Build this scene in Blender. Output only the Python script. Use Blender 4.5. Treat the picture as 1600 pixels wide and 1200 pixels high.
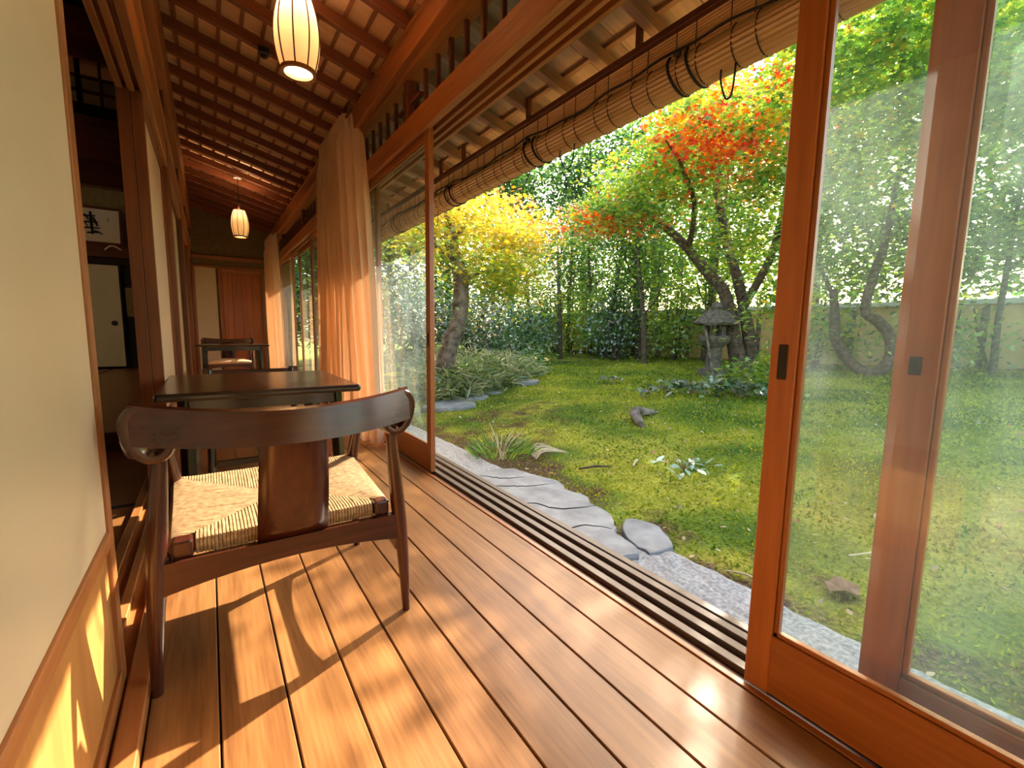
import bpy, bmesh, math, random
import numpy as np
from mathutils import Vector, Matrix
random.seed(7); RNG = np.random.default_rng(11)
for o in list(bpy.data.objects): bpy.data.objects.remove(o)
scene = bpy.context.scene
COL = scene.collection
PI = math.pi

# ------------------------------------------------------------------ camera
YAW, PITCH, ROLL, FPX, CAMZ = math.radians(34.04), math.radians(6.83), math.radians(.834), 700.0, 0.95
fw = Vector((math.sin(YAW)*math.cos(PITCH), math.cos(YAW)*math.cos(PITCH), -math.sin(PITCH)))
rt = Vector((math.cos(YAW), -math.sin(YAW), 0)); up = rt.cross(fw)
r2 = rt*math.cos(ROLL)+up*math.sin(ROLL); u2 = up*math.cos(ROLL)-rt*math.sin(ROLL)
cd = bpy.data.cameras.new('camera'); cam = bpy.data.objects.new('camera', cd); COL.objects.link(cam)
cd.sensor_width = 36; cd.lens = FPX/1600*36; cd.clip_start = .02; cd.clip_end = 300
mw = Matrix((r2, u2, -fw)).transposed().to_4x4(); mw.translation = (0, 0, CAMZ)
cam.matrix_world = mw; scene.camera = cam

# ------------------------------------------------------------------ world, sun, exposure
SUN_AZ, SUN_EL = math.atan2(.92, .42), math.radians(35.5)
w = bpy.data.worlds.new('world'); scene.world = w; w.use_nodes = True
nt = w.node_tree; bg = nt.nodes['Background']
sky = nt.nodes.new('ShaderNodeTexSky'); sky.sky_type = 'NISHITA'; sky.sun_disc = False
sky.sun_elevation = SUN_EL; sky.sun_rotation = SUN_AZ; sky.air_density = 1.0; sky.dust_density = 3.0; sky.ozone_density = 1.0
wm = nt.nodes.new('ShaderNodeMix'); wm.data_type = 'RGBA'; wm.blend_type = 'MULTIPLY'; wm.inputs['Factor'].default_value = 1.0
wm.inputs['B'].default_value = (1.0, .90, .74, 1)                 # the photograph's warm white balance
nt.links.new(sky.outputs[0], wm.inputs['A']); nt.links.new(wm.outputs['Result'], bg.inputs[0]); bg.inputs[1].default_value = 0.58
sd = bpy.data.lights.new('sun', 'SUN'); so = bpy.data.objects.new('sun', sd); COL.objects.link(so)
sd.energy = 9.5; sd.angle = math.radians(.6); sd.color = (1.0, .86, .66)
sun_vec = Vector((math.sin(SUN_AZ)*math.cos(SUN_EL), math.cos(SUN_AZ)*math.cos(SUN_EL), math.sin(SUN_EL)))
so.rotation_euler = sun_vec.to_track_quat('Z', 'Y').to_euler(); so.location = (8, 4, 9)
vs = scene.view_settings
scene.display_settings.display_device = 'sRGB'
vs.view_transform = 'Standard'; vs.look = 'None'; vs.gamma = 1.0; vs.use_curve_mapping = False
vs.exposure = 1.1
PENDANT_W = 20.0

# ------------------------------------------------------------------ materials
def new_mat(name):
    m = bpy.data.materials.new(name); m.use_nodes = True
    n = m.node_tree; b = n.nodes['Principled BSDF']; return m, n, b
def ramp(n, stops):
    r = n.nodes.new('ShaderNodeValToRGB'); e = r.color_ramp.elements
    while len(e) < len(stops): e.new(.5)
    for k, (p, c) in enumerate(stops): e[k].position = p; e[k].color = (*c, 1)
    return r
def wood(name, dark, light, axis='Y', rough=.4, grain=9.0, coat=0.0, spec=.5, bump=.12, vary=.35):
    """long-grain timber; the grain runs along AXIS in object space, each object shifted at random"""
    m, n, b = new_mat(name); L = n.links.new
    tc = n.nodes.new('ShaderNodeTexCoord'); oi = n.nodes.new('ShaderNodeObjectInfo')
    mp = n.nodes.new('ShaderNodeMapping'); s = [grain]*3; s['XYZ'.index(axis)] = grain*.055
    mp.inputs['Scale'].default_value = s
    mul = n.nodes.new('ShaderNodeMath'); mul.operation = 'MULTIPLY'; mul.inputs[1].default_value = 37.0
    L(oi.outputs['Random'], mul.inputs[0]); L(tc.outputs['Object'], mp.inputs[0]); L(mul.outputs[0], mp.inputs['Location'])
    nz = n.nodes.new('ShaderNodeTexNoise'); nz.inputs['Scale'].default_value = 1.0; nz.inputs['Detail'].default_value = 3; nz.inputs['Distortion'].default_value = 1.0
    L(mp.outputs[0], nz.inputs['Vector'])
    nf = n.nodes.new('ShaderNodeTexNoise'); nf.inputs['Scale'].default_value = 7.0; nf.inputs['Detail'].default_value = 4; L(mp.outputs[0], nf.inputs['Vector'])
    ad = n.nodes.new('ShaderNodeMath'); ad.operation = 'ADD'
    m1 = n.nodes.new('ShaderNodeMath'); m1.operation = 'MULTIPLY'; m1.inputs[1].default_value = .55; L(nz.outputs['Fac'], m1.inputs[0])
    m2 = n.nodes.new('ShaderNodeMath'); m2.operation = 'MULTIPLY'; m2.inputs[1].default_value = .45; L(nf.outputs['Fac'], m2.inputs[0])
    L(m1.outputs[0], ad.inputs[0]); L(m2.outputs[0], ad.inputs[1])
    r = ramp(n, [(.30, dark), (.68, light)]); L(ad.outputs[0], r.inputs[0])
    hv = n.nodes.new('ShaderNodeHueSaturation'); mr = n.nodes.new('ShaderNodeMapRange')
    mr.inputs['To Min'].default_value = 1-vary*.5; mr.inputs['To Max'].default_value = 1+vary*.5
    L(oi.outputs['Random'], mr.inputs['Value']); L(mr.outputs[0], hv.inputs['Value']); L(r.outputs[0], hv.inputs['Color'])
    L(hv.outputs[0], b.inputs['Base Color'])
    b.inputs['Roughness'].default_value = rough; b.inputs['Specular IOR Level'].default_value = spec
    if coat: b.inputs['Coat Weight'].default_value = coat; b.inputs['Coat Roughness'].default_value = .18
    bp = n.nodes.new('ShaderNodeBump'); bp.inputs['Strength'].default_value = bump; bp.inputs['Distance'].default_value = .004
    L(ad.outputs[0], bp.inputs['Height']); L(bp.outputs[0], b.inputs['Normal'])
    return m
def plain(name, c, rough=.6, noise=0.0, scale=8.0, c2=None, metal=0.0, bump=0.0, spec=.5, detail=4):
    m, n, b = new_mat(name); L = n.links.new
    b.inputs['Roughness'].default_value = rough; b.inputs['Metallic'].default_value = metal; b.inputs['Specular IOR Level'].default_value = spec
    if c2 is None and not bump:
        b.inputs['Base Color'].default_value = (*c, 1); return m
    tc = n.nodes.new('ShaderNodeTexCoord'); nz = n.nodes.new('ShaderNodeTexNoise')
    nz.inputs['Scale'].default_value = scale; nz.inputs['Detail'].default_value = detail; L(tc.outputs['Object'], nz.inputs['Vector'])
    r = ramp(n, [(.33, c), (.67, c2 or c)]); L(nz.outputs['Fac'], r.inputs[0]); L(r.outputs[0], b.inputs['Base Color'])
    if bump:
        bp = n.nodes.new('ShaderNodeBump'); bp.inputs['Strength'].default_value = bump; bp.inputs['Distance'].default_value = .01
        L(nz.outputs['Fac'], bp.inputs['Height']); L(bp.outputs[0], b.inputs['Normal'])
    return m
def leafy(name, trans=.55, rough=.45, gloss=.12):
    """leaves coloured one by one (face attribute), letting light through"""
    m, n, b = new_mat(name); L = n.links.new; n.nodes.remove(b)
    out = n.nodes['Material Output']; at = n.nodes.new('ShaderNodeAttribute'); at.attribute_name = 'leaf_colour'
    df = n.nodes.new('ShaderNodeBsdfDiffuse'); tr = n.nodes.new('ShaderNodeBsdfTranslucent'); gl = n.nodes.new('ShaderNodeBsdfGlossy')
    gl.inputs['Roughness'].default_value = rough
    hs = n.nodes.new('ShaderNodeHueSaturation'); hs.inputs['Saturation'].default_value = 1.08; hs.inputs['Value'].default_value = 1.4
    L(at.outputs['Color'], df.inputs[0]); L(at.outputs['Color'], hs.inputs['Color']); L(hs.outputs[0], tr.inputs[0])
    a = n.nodes.new('ShaderNodeMixShader'); a.inputs[0].default_value = trans; L(df.outputs[0], a.inputs[1]); L(tr.outputs[0], a.inputs[2])
    c = n.nodes.new('ShaderNodeMixShader'); c.inputs[0].default_value = gloss; L(a.outputs[0], c.inputs[1]); L(gl.outputs[0], c.inputs[2])
    L(c.outputs[0], out.inputs[0]); return m
def glass(name, dust=.06, tint=(.96, 1, .98)):
    """thin pane: clear, mirror-like at grazing angles, with a film of dust that catches the sun"""
    m, n, b = new_mat(name); L = n.links.new; n.nodes.remove(b); out = n.nodes['Material Output']
    tp = n.nodes.new('ShaderNodeBsdfTransparent'); tp.inputs[0].default_value = (*tint, 1)
    gl = n.nodes.new('ShaderNodeBsdfGlossy'); gl.inputs['Roughness'].default_value = .01
    lw = n.nodes.new('ShaderNodeLayerWeight'); lw.inputs[0].default_value = .5
    pw = n.nodes.new('ShaderNodeMath'); pw.operation = 'POWER'; pw.inputs[1].default_value = 4.5; L(lw.outputs['Facing'], pw.inputs[0])
    fr = n.nodes.new('ShaderNodeMapRange'); fr.inputs['To Min'].default_value = .025; fr.inputs['To Max'].default_value = .55; L(pw.outputs[0], fr.inputs['Value'])
    a = n.nodes.new('ShaderNodeMixShader'); L(fr.outputs[0], a.inputs[0]); L(tp.outputs[0], a.inputs[1]); L(gl.outputs[0], a.inputs[2])
    tl = n.nodes.new('ShaderNodeBsdfTranslucent'); tl.inputs[0].default_value = (.72, .88, .95, 1)
    tc = n.nodes.new('ShaderNodeTexCoord'); mp = n.nodes.new('ShaderNodeMapping'); mp.inputs['Scale'].default_value = (1, 9, .9); mp.inputs['Rotation'].default_value = (.25, 0, 0)
    nz = n.nodes.new('ShaderNodeTexNoise'); nz.inputs['Scale'].default_value = 1.3; nz.inputs['Detail'].default_value = 5
    L(tc.outputs['Object'], mp.inputs[0]); L(mp.outputs[0], nz.inputs['Vector'])
    mr = n.nodes.new('ShaderNodeMapRange'); mr.inputs['From Min'].default_value = .3; mr.inputs['From Max'].default_value = .75
    mr.inputs['To Min'].default_value = dust*.45; mr.inputs['To Max'].default_value = dust*1.6; L(nz.outputs['Fac'], mr.inputs['Value'])
    c = n.nodes.new('ShaderNodeMixShader'); L(mr.outputs[0], c.inputs[0]); L(a.outputs[0], c.inputs[1]); L(tl.outputs[0], c.inputs[2])
    L(c.outputs[0], out.inputs[0]); return m
def cloth(name, c, trans=.45):
    m, n, b = new_mat(name); L = n.links.new; n.nodes.remove(b); out = n.nodes['Material Output']
    df = n.nodes.new('ShaderNodeBsdfDiffuse'); df.inputs[0].default_value = (*c, 1)
    tr = n.nodes.new('ShaderNodeBsdfTranslucent'); tr.inputs[0].default_value = (c[0], c[1]*.82, c[2]*.68, 1)
    a = n.nodes.new('ShaderNodeMixShader'); a.inputs[0].default_value = trans; L(df.outputs[0], a.inputs[1]); L(tr.outputs[0], a.inputs[2])
    L(a.outputs[0], out.inputs[0]); return m
M = {}
for ax in 'XYZ':
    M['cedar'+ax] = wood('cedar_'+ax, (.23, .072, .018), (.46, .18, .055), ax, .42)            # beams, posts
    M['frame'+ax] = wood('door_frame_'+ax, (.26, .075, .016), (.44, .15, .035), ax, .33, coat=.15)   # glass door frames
    M['stile'+ax] = wood('shade_toned_wood_'+ax, (.13, .036, .010), (.24, .075, .022), ax, .42)  # cedar darkened with painted shade for far stiles and posts; also room timber
    M['dark'+ax] = wood('dark_timber_'+ax, (.065, .018, .008), (.15, .045, .018), ax, .4)
    M['chair'+ax] = wood('dark_walnut_'+ax, (.022, .0055, .003), (.075, .017, .0075), ax, .26, coat=.28, vary=.1)
    M['black'+ax] = wood('black_lacquer_'+ax, (.008, .006, .005), (.022, .014, .010), ax, .22, coat=.4, vary=.1)
M['floorY'] = wood('floor_cedar', (.135, .054, .017), (.31, .142, .047), 'Y', .40, grain=16, coat=.07, bump=.06, vary=.30, spec=.30)
M['roomfloor'] = wood('room_floor', (.16, .06, .018), (.27, .11, .035), 'X', .35, grain=6)
M['rafterX'] = wood('rafter_cedar', (.13, .034, .010), (.27, .080, .026), 'X', .5)
M['battenY'] = wood('batten_cedar', (.20, .065, .02), (.36, .13, .045), 'Y', .55)
M['boardX'] = wood('roof_board', (.80, .42, .18), (.96, .60, .31), 'X', .6, grain=5)
M['eaverafter'] = wood('weathered_rafter', (.20, .10, .05), (.40, .23, .13), 'X', .6)
M['eavebatten'] = wood('weathered_batten', (.20, .10, .05), (.40, .23, .13), 'Y', .6)
M['eaveboard'] = wood('weathered_board', (.27, .19, .12), (.50, .37, .25), 'X', .7, grain=5)
M['panel'] = wood('skirting_panel', (.40, .17, .045), (.60, .30, .09), 'Z', .42, grain=6)
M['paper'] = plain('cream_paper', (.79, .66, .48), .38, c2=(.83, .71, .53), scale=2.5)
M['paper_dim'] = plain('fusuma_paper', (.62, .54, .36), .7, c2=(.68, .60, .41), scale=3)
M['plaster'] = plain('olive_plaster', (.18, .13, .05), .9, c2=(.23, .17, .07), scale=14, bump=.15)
M['void'] = plain('dark_recess', (.012, .010, .008), .9)
M['black'] = plain('black_fitting', (.012, .012, .012), .4)
M['heri'] = plain('mat_border', (.012, .010, .012), .8)
M['metal'] = plain('track_rib', (.115, .085, .07), .38)
M['bronze'] = plain('bronze_pull', (.035, .026, .020), .45, metal=.3)
M['glass'] = glass('window_glass', .012)
M['glass_d'] = glass('dusty_glass', .026)
M['curtain'] = cloth('curtain_cloth', (.92, .67, .46), .14)
M['rope'] = plain('rush_cord', (.25, .145, .06), .75, c2=(.44, .29, .14), scale=60)
M['leather'] = plain('black_leather', (.015, .014, .014), .22)
M['cushion'] = plain('tan_cushion', (.46, .26, .15), .8, c2=(.52, .31, .18), scale=20)
M['bamboo'] = wood('split_bamboo', (.50, .27, .10), (.80, .50, .22), 'Y', .38, grain=22)
M['cord'] = plain('black_cord', (.012, .010, .010), .7)
M['shade'] = cloth('paper_shade', (.84, .75, .55), .035)
M['shoji'] = cloth('shoji_paper', (.95, .93, .82), .92)
M['granite'] = plain('granite', (.20, .22, .25), .8, c2=(.43, .45, .48), scale=55, bump=.3, detail=6)
M['slate'] = plain('blue_slate', (.17, .19, .225), .6, c2=(.31, .345, .39), scale=7, bump=.25, detail=8)
M['lantern_stone'] = plain('old_stone', (.075, .066, .052), .9, c2=(.19, .165, .13), scale=14, bump=.5, detail=8)
M['bark'] = plain('bark', (.045, .032, .022), .95, c2=(.16, .12, .085), scale=16, bump=.8, detail=8)
M['barkL'] = plain('mossy_bark', (.07, .05, .035), .95, c2=(.30, .26, .22), scale=9, bump=.8, detail=8)
M['earthwall'] = plain('ochre_earth_wall', (.66, .46, .19), .95, c2=(.74, .54, .25), scale=3)
M['tile'] = plain('wall_cap', (.60, .58, .52), .6, c2=(.72, .70, .64), scale=10)
M['twig'] = plain('dry_twig', (.30, .19, .11), .9, c2=(.48, .34, .22), scale=30)
M['straw'] = plain('pale_straw', (.62, .50, .34), .8, c2=(.75, .64, .47), scale=30)
M['deadleaf'] = plain('brown_leaf', (.17, .09, .05), .7, c2=(.30, .18, .11), scale=20)
M['leaf'] = leafy('tree_leaves'); M['leaf_dark'] = leafy('glossy_leaves', .30, .35, .22); M['moss_tuft'] = leafy('moss_tufts', .45, .8, .02)
M['white'] = plain('white_plastic', (.8, .78, .74), .5)

def soil_mat():
    m, n, b = new_mat('mossy_ground'); L = n.links.new
    tc = n.nodes.new('ShaderNodeTexCoord'); at = n.nodes.new('ShaderNodeAttribute'); at.attribute_name = 'bare'
    n1 = n.nodes.new('ShaderNodeTexNoise'); n1.inputs['Scale'].default_value = 1.1; n1.inputs['Detail'].default_value = 5; L(tc.outputs['Object'], n1.inputs['Vector'])
    n2 = n.nodes.new('ShaderNodeTexNoise'); n2.inputs['Scale'].default_value = 45; n2.inputs['Detail'].default_value = 6; L(tc.outputs['Object'], n2.inputs['Vector'])
    moss = ramp(n, [(.36, (.065, .14, .02)), (.48, (.17, .25, .03)), (.60, (.40, .40, .055))]); L(n1.outputs['Fac'], moss.inputs[0])
    soil = ramp(n, [(.35, (.065, .04, .022)), (.7, (.22, .14, .08))]); L(n2.outputs['Fac'], soil.inputs[0])
    n3 = n.nodes.new('ShaderNodeTexNoise'); n3.inputs['Scale'].default_value = 3.2; n3.inputs['Detail'].default_value = 7; L(tc.outputs['Object'], n3.inputs['Vector'])
    ad = n.nodes.new('ShaderNodeMath'); ad.operation = 'ADD'; L(n3.outputs['Fac'], ad.inputs[0]); L(at.outputs['Fac'], ad.inputs[1])
    fm = n.nodes.new('ShaderNodeMapRange'); fm.inputs['From Min'].default_value = .66; fm.inputs['From Max'].default_value = .86; L(ad.outputs[0], fm.inputs['Value'])
    mx = n.nodes.new('ShaderNodeMix'); mx.data_type = 'RGBA'; L(fm.outputs[0], mx.inputs['Factor']); L(moss.outputs[0], mx.inputs['A']); L(soil.outputs[0], mx.inputs['B'])
    dk = n.nodes.new('ShaderNodeMix'); dk.data_type = 'RGBA'; dk.blend_type = 'MULTIPLY'; dk.inputs['Factor'].default_value = .55
    g = ramp(n, [(.35, (.45, .45, .40)), (.62, (1.25, 1.25, 1.15))]); L(n2.outputs['Fac'], g.inputs[0]); L(mx.outputs['Result'], dk.inputs['A']); L(g.outputs[0], dk.inputs['B'])
    L(dk.outputs['Result'], b.inputs['Base Color']); b.inputs['Roughness'].default_value = .95; b.inputs['Specular IOR Level'].default_value = .2
    bp = n.nodes.new('ShaderNodeBump'); bp.inputs['Strength'].default_value = .9; bp.inputs['Distance'].default_value = .03; L(n2.outputs['Fac'], bp.inputs['Height']); L(bp.outputs[0], b.inputs['Normal'])
    return m
M['soil'] = soil_mat()

# ------------------------------------------------------------------ builders
def link(o, parent=None):
    COL.objects.link(o)
    if parent is not None: o.parent = parent
    return o
def tag(o, label=None, cat=None, group=None, kind=None):
    if label: o['label'] = label
    if cat: o['category'] = cat
    if group: o['group'] = group
    if kind: o['kind'] = kind
    return o
def empty(name, loc=(0, 0, 0), rz=0, label=None, cat=None, group=None, kind=None):
    o = bpy.data.objects.new(name, None); o.location = loc; o.rotation_euler = (0, 0, rz); o.empty_display_size = .1
    link(o); return tag(o, label, cat, group, kind)
class MB:
    def __init__(s): s.v = []; s.f = []
    def add(s, v, f):
        b = len(s.v); s.v += [tuple(map(float, p)) for p in v]; s.f += [tuple(b+i for i in q) for q in f]; return s
    def box(s, x0, x1, y0, y1, z0, z1):
        v = [(x, y, z) for z in (z0, z1) for y in (y0, y1) for x in (x0, x1)]
        return s.add(v, [(0, 2, 3, 1), (4, 5, 7, 6), (0, 1, 5, 4), (2, 6, 7, 3), (0, 4, 6, 2), (1, 3, 7, 5)])
    def tube(s, path, rad, sides=8, flat=None, caps=True):
        P = [Vector(p) for p in path]; n = len(P); R = rad if hasattr(rad, '__len__') else [rad]*n
        t0 = (P[1]-P[0]).normalized(); ref = Vector((0, 0, 1)) if abs(t0.z) < .8 else Vector((0, 1, 0))
        a = t0.cross(ref).normalized(); v = []
        for i in range(n):
            t = (P[min(i+1, n-1)]-P[max(i-1, 0)]).normalized(); a = (a-t*a.dot(t)).normalized(); b = t.cross(a)
            for k in range(sides):
                q = 2*PI*k/sides; v.append(P[i]+(a*math.cos(q)*(flat or 1)+b*math.sin(q))*R[i])
        f = [(i*sides+k, i*sides+(k+1) % sides, (i+1)*sides+(k+1) % sides, (i+1)*sides+k) for i in range(n-1) for k in range(sides)]
        if caps: f += [tuple(range(sides))[::-1], tuple((n-1)*sides+k for k in range(sides))]
        return s.add(v, f)
    def lathe(s, prof, sides=24, c=(0, 0, 0)):
        v = [(c[0]+r*math.cos(2*PI*k/sides), c[1]+r*math.sin(2*PI*k/sides), c[2]+z) for r, z in prof for k in range(sides)]; n = len(prof)
        return s.add(v, [(i*sides+k, i*sides+(k+1) % sides, (i+1)*sides+(k+1) % sides, (i+1)*sides+k) for i in range(n-1) for k in range(sides)])
    def grid(s, P):
        """P[i][j] -> surface"""
        n, m = len(P), len(P[0]); return s.add([p for r in P for p in r], [(i*m+j, i*m+j+1, (i+1)*m+j+1, (i+1)*m+j) for i in range(n-1) for j in range(m-1)])
    def prism(s, poly, axis, a, b):
        """closed outline (2D) extruded along axis from a to b"""
        def p3(q, t): return {'x': (t, q[0], q[1]), 'y': (q[0], t, q[1]), 'z': (q[0], q[1], t)}[axis]
        n = len(poly); v = [p3(q, a) for q in poly]+[p3(q, b) for q in poly]
        return s.add(v, [tuple(range(n))[::-1], tuple(range(n, 2*n))]+[(i, (i+1) % n, n+(i+1) % n, n+i) for i in range(n)])
    def build(s, name, mat, parent=None, smooth=False, bevel=0, solid=0, sub=0):
        me = bpy.data.meshes.new(name); me.from_pydata(s.v, [], s.f); me.materials.append(mat)
        bm = bmesh.new(); bm.from_mesh(me)
        bmesh.ops.recalc_face_normals(bm, faces=bm.faces)
        if bevel: bmesh.ops.bevel(bm, geom=bm.edges, offset=bevel, segments=2 if bevel > .004 else 1, affect='EDGES', profile=.5)
        bm.to_mesh(me); bm.free()
        if smooth:
            me.polygons.foreach_set('use_smooth', [True]*len(me.polygons)); me.set_sharp_from_angle(angle=.7)
        o = link(bpy.data.objects.new(name, me), parent)
        if solid: md = o.modifiers.new('s', 'SOLIDIFY'); md.thickness = solid; md.offset = 0
        if sub: md = o.modifiers.new('d', 'SUBSURF'); md.levels = sub; md.render_levels = sub
        if smooth and bevel: o.modifiers.new('w', 'WEIGHTED_NORMAL')
        return o
def box(name, x, y, z, mat, parent=None, bevel=.003):
    """bevelled block given by its ranges; its origin sits at its centre (so that grain and copies work)"""
    c = [(x[0]+x[1])/2, (y[0]+y[1])/2, (z[0]+z[1])/2]
    o = MB().box(x[0]-c[0], x[1]-c[0], y[0]-c[1], y[1]-c[1], z[0]-c[2], z[1]-c[2]).build(name, mat, parent, bevel=bevel)
    o.location = c; return o
def dup(o, loc, parent=None, rot=None):
    c = o.copy(); COL.objects.link(c); c.location = loc; c.parent = parent if parent is not None else o.parent
    if rot: c.rotation_euler = rot
    return c
def copy_tree(o, parent=None):
    c = o.copy(); COL.objects.link(c); c.parent = parent
    for ch in [k for k in bpy.data.objects if k.parent == o]: copy_tree(ch, c)
    return c
def smoothpath(pts, n=24):
    """Catmull-Rom through pts (any dimension)"""
    P = [np.array(p, float) for p in pts]; P = [2*P[0]-P[1]]+P+[2*P[-1]-P[-2]]; out = []
    segs = len(P)-3
    for i in range(n+1):
        t = i/n*segs; k = min(int(t), segs-1); u = t-k; a, b, c, d = P[k:k+4]
        out.append(.5*(2*b+(c-a)*u+(2*a-5*b+4*c-d)*u*u+(3*b-a-3*c+d)*u**3))
    return [tuple(p) for p in out]

# ================================================================== SETTING
# ---- floor of the veranda: nine long boards
floor = tag(empty('floor'), 'polished cedar floor of long boards along the veranda', 'floor', kind='structure')
b0 = None; PITCHB = .1468
for k in range(9):
    x0 = -.174+k*PITCHB; ya, yb = -1.9, 10.0
    o = box('floor_board', (x0+.0022, x0+PITCHB-.0022), (ya, yb), (-.03, 0), M['floorY'], floor, .0025)
box('underfloor', (-.2, 1.2), (-1.9, 10), (-.08, -.034), M['void'], floor, 0)

# ---- garden-side sill with its grooves and rails
sill = tag(empty('trim_1'), 'grooved threshold with sliding door tracks beside the floor boards', 'threshold', kind='structure')
box('sill_base', (1.150, 1.42), (-1.9, 10), (-.10, -.018), M['darkY'], sill, .002)
for k, xx in enumerate((1.152, 1.213, 1.277, 1.341, 1.385)):
    box('track_rib', (xx, xx+(.034 if k else .022)), (-1.9, 10), (-.02, .0), M['frameY' if k == 0 else 'metal'], sill, .002)
box('sill_riser', (1.36, 1.41), (-1.9, 10), (-.5, -.10), M['darkY'], sill, .002)

# ---- left threshold (slightly raised, grooved)
lsill = tag(empty('trim_2'), 'raised wooden threshold under the paper sliding panels', 'threshold', kind='structure')
box('sill_base', (-.36, -.176), (-1.9, 10), (-.05, .016), M['cedarY'], lsill, .002)
for x0, x1 in ((-.36, -.325), (-.290, -.262), (-.222, -.176)):
    box('sill_rib', (x0, x1), (-1.9, 10), (.014, .038), M['cedarY'], lsill, .003)

# ---- ceiling: rafters, battens, roof boards (inside and out under the eave)
def zr(x): return 2.72-.26*(x-1.08)              # underside of the rafters
SL = math.atan(-.26); ceil = tag(empty('ceiling'), 'sloping ceiling of cedar rafters and battens under the roof boards', 'ceiling', kind='structure')
def sloped(name, x0, x1, yc, wd, h, dz, mat, parent=ceil):
    L = (x1-x0)/math.cos(SL); xm = (x0+x1)/2
    o = MB().box(-L/2, L/2, -wd/2, wd/2, 0, h).build(name, mat, parent, bevel=.003)
    o.location = (xm, yc, zr(xm)+dz); o.rotation_euler = (0, -SL, 0); return o
ys = [-1.6+.361*k for k in range(33)]
rin = rout = None
for yy in [v+.04 for v in ys if v < 10]:
    if rin is None:
        rin = sloped('rafter', -.30, 1.13, yy, .048, .072, 0, M['rafterX']); rout = sloped('eave_rafter', 1.13, 2.18, yy, .055, .072, 0, M['eaverafter'])
    else:
        dup(rin, (rin.location.x, yy, rin.location.z)); dup(rout, (rout.location.x, yy, rout.location.z))
for k in range(11):
    xx = -.22+.128*k; o = box('batten', (xx, xx+.022), (-1.9, 10), (0, .022), M['battenY'], ceil, .002); o.location.z = zr(xx)+.075+.010; o.rotation_euler = (0, -SL, 0)
for k in range(4):
    xx = 1.30+.225*k; o = box('eave_batten', (xx, xx+.03), (-1.9, 10), (0, .03), M['eavebatten'], ceil, .002); o.location.z = zr(xx)+.075+.010; o.rotation_euler = (0, -SL, 0)
n = 0; yy = -1.9; bi = sloped('roof_board', -.42, 1.15, -1.7, .232, .018, .098, M['boardX']); bo = sloped('eave_board', 1.15, 2.22, -1.7, .232, .018, .104, M['eaveboard'])
for k in range(1, 50):
    yy = -1.7+.236*k
    dup(bi, (bi.location.x, yy, bi.location.z)); dup(bo, (bo.location.x, yy, bo.location.z))
sloped('roof_cover', -.45, 2.24, 4.05, 12.2, .05, .126, M['void'])
box('fascia', (2.165, 2.195), (-1.9, 10.1), (2.445, 2.56), M['eavebatten'], ceil)

# ---- garden-side beam, transom and upper door track
beam = tag(empty('trim_3'), 'stepped cedar eaves beam carrying the rafters on the garden side', 'beam', kind='structure')
box('beam_body', (1.08, 1.21), (-1.9, 10), (2.575, 2.735), M['cedarY'], beam, .004)
box('beam_step', (1.125, 1.24), (-1.9, 10), (2.545, 2.580), M['cedarY'], beam, .003)
box('beam_lip', (1.07, 1.10), (-1.9, 10), (2.700, 2.728), M['cedarY'], beam, .003)
kam = tag(empty('trim_4'), 'grooved upper door track of cedar over the garden opening', 'lintel', kind='structure')
box('lintel_face', (1.150, 1.176), (-1.9, 10), (2.165, 2.312), M['cedarY'], kam, .004)
box('lintel_body', (1.176, 1.36), (-1.9, 10), (2.205, 2.300), M['cedarY'], kam, .003)
for xx, ww in ((1.178, .022), (1.232, .022), (1.286, .022), (1.336, .024)):
    box('track_rib', (xx, xx+ww), (-1.9, 10), (2.172, 2.207), M['cedarY'], kam, .002)
tr = tag(empty('trim_5'), 'open transom of dark vertical bars above the glass doors', 'transom', kind='structure')
bar = None
for k in range(58):
    yy = -.60+.178*k
    if yy > 9.9: break
    if bar is None: bar = box('bar', (1.19, 1.215), (yy-.0125, yy+.0125), (2.298, 2.550), M['darkZ'], tr, .002)
    else: dup(bar, (bar.location.x, yy, bar.location.z))
for yy in (-1.0, .98, 2.99, 4.95, 6.9, 8.9):
    box('transom_post', (1.15, 1.235), (yy-.03, yy+.03), (2.30, 2.575), M['darkZ'], tr, .003)
    box('transom_brace', (1.17, 1.20), (yy-.18, yy+.20), (2.40, 2.425), M['darkY'], tr, .002)
# ---- garden-side posts (behind curtains and at the ends)
for i, (yy, lab) in enumerate(((9.9, 'square cedar post in the far corner beside the small curtain'),)):
    p = box('trim_%d' % (20+i), (1.09, 1.22), (yy-.12, yy), (0, 2.575), M['cedarZ'], None, .004); tag(p, lab, 'post', kind='structure')

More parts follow.
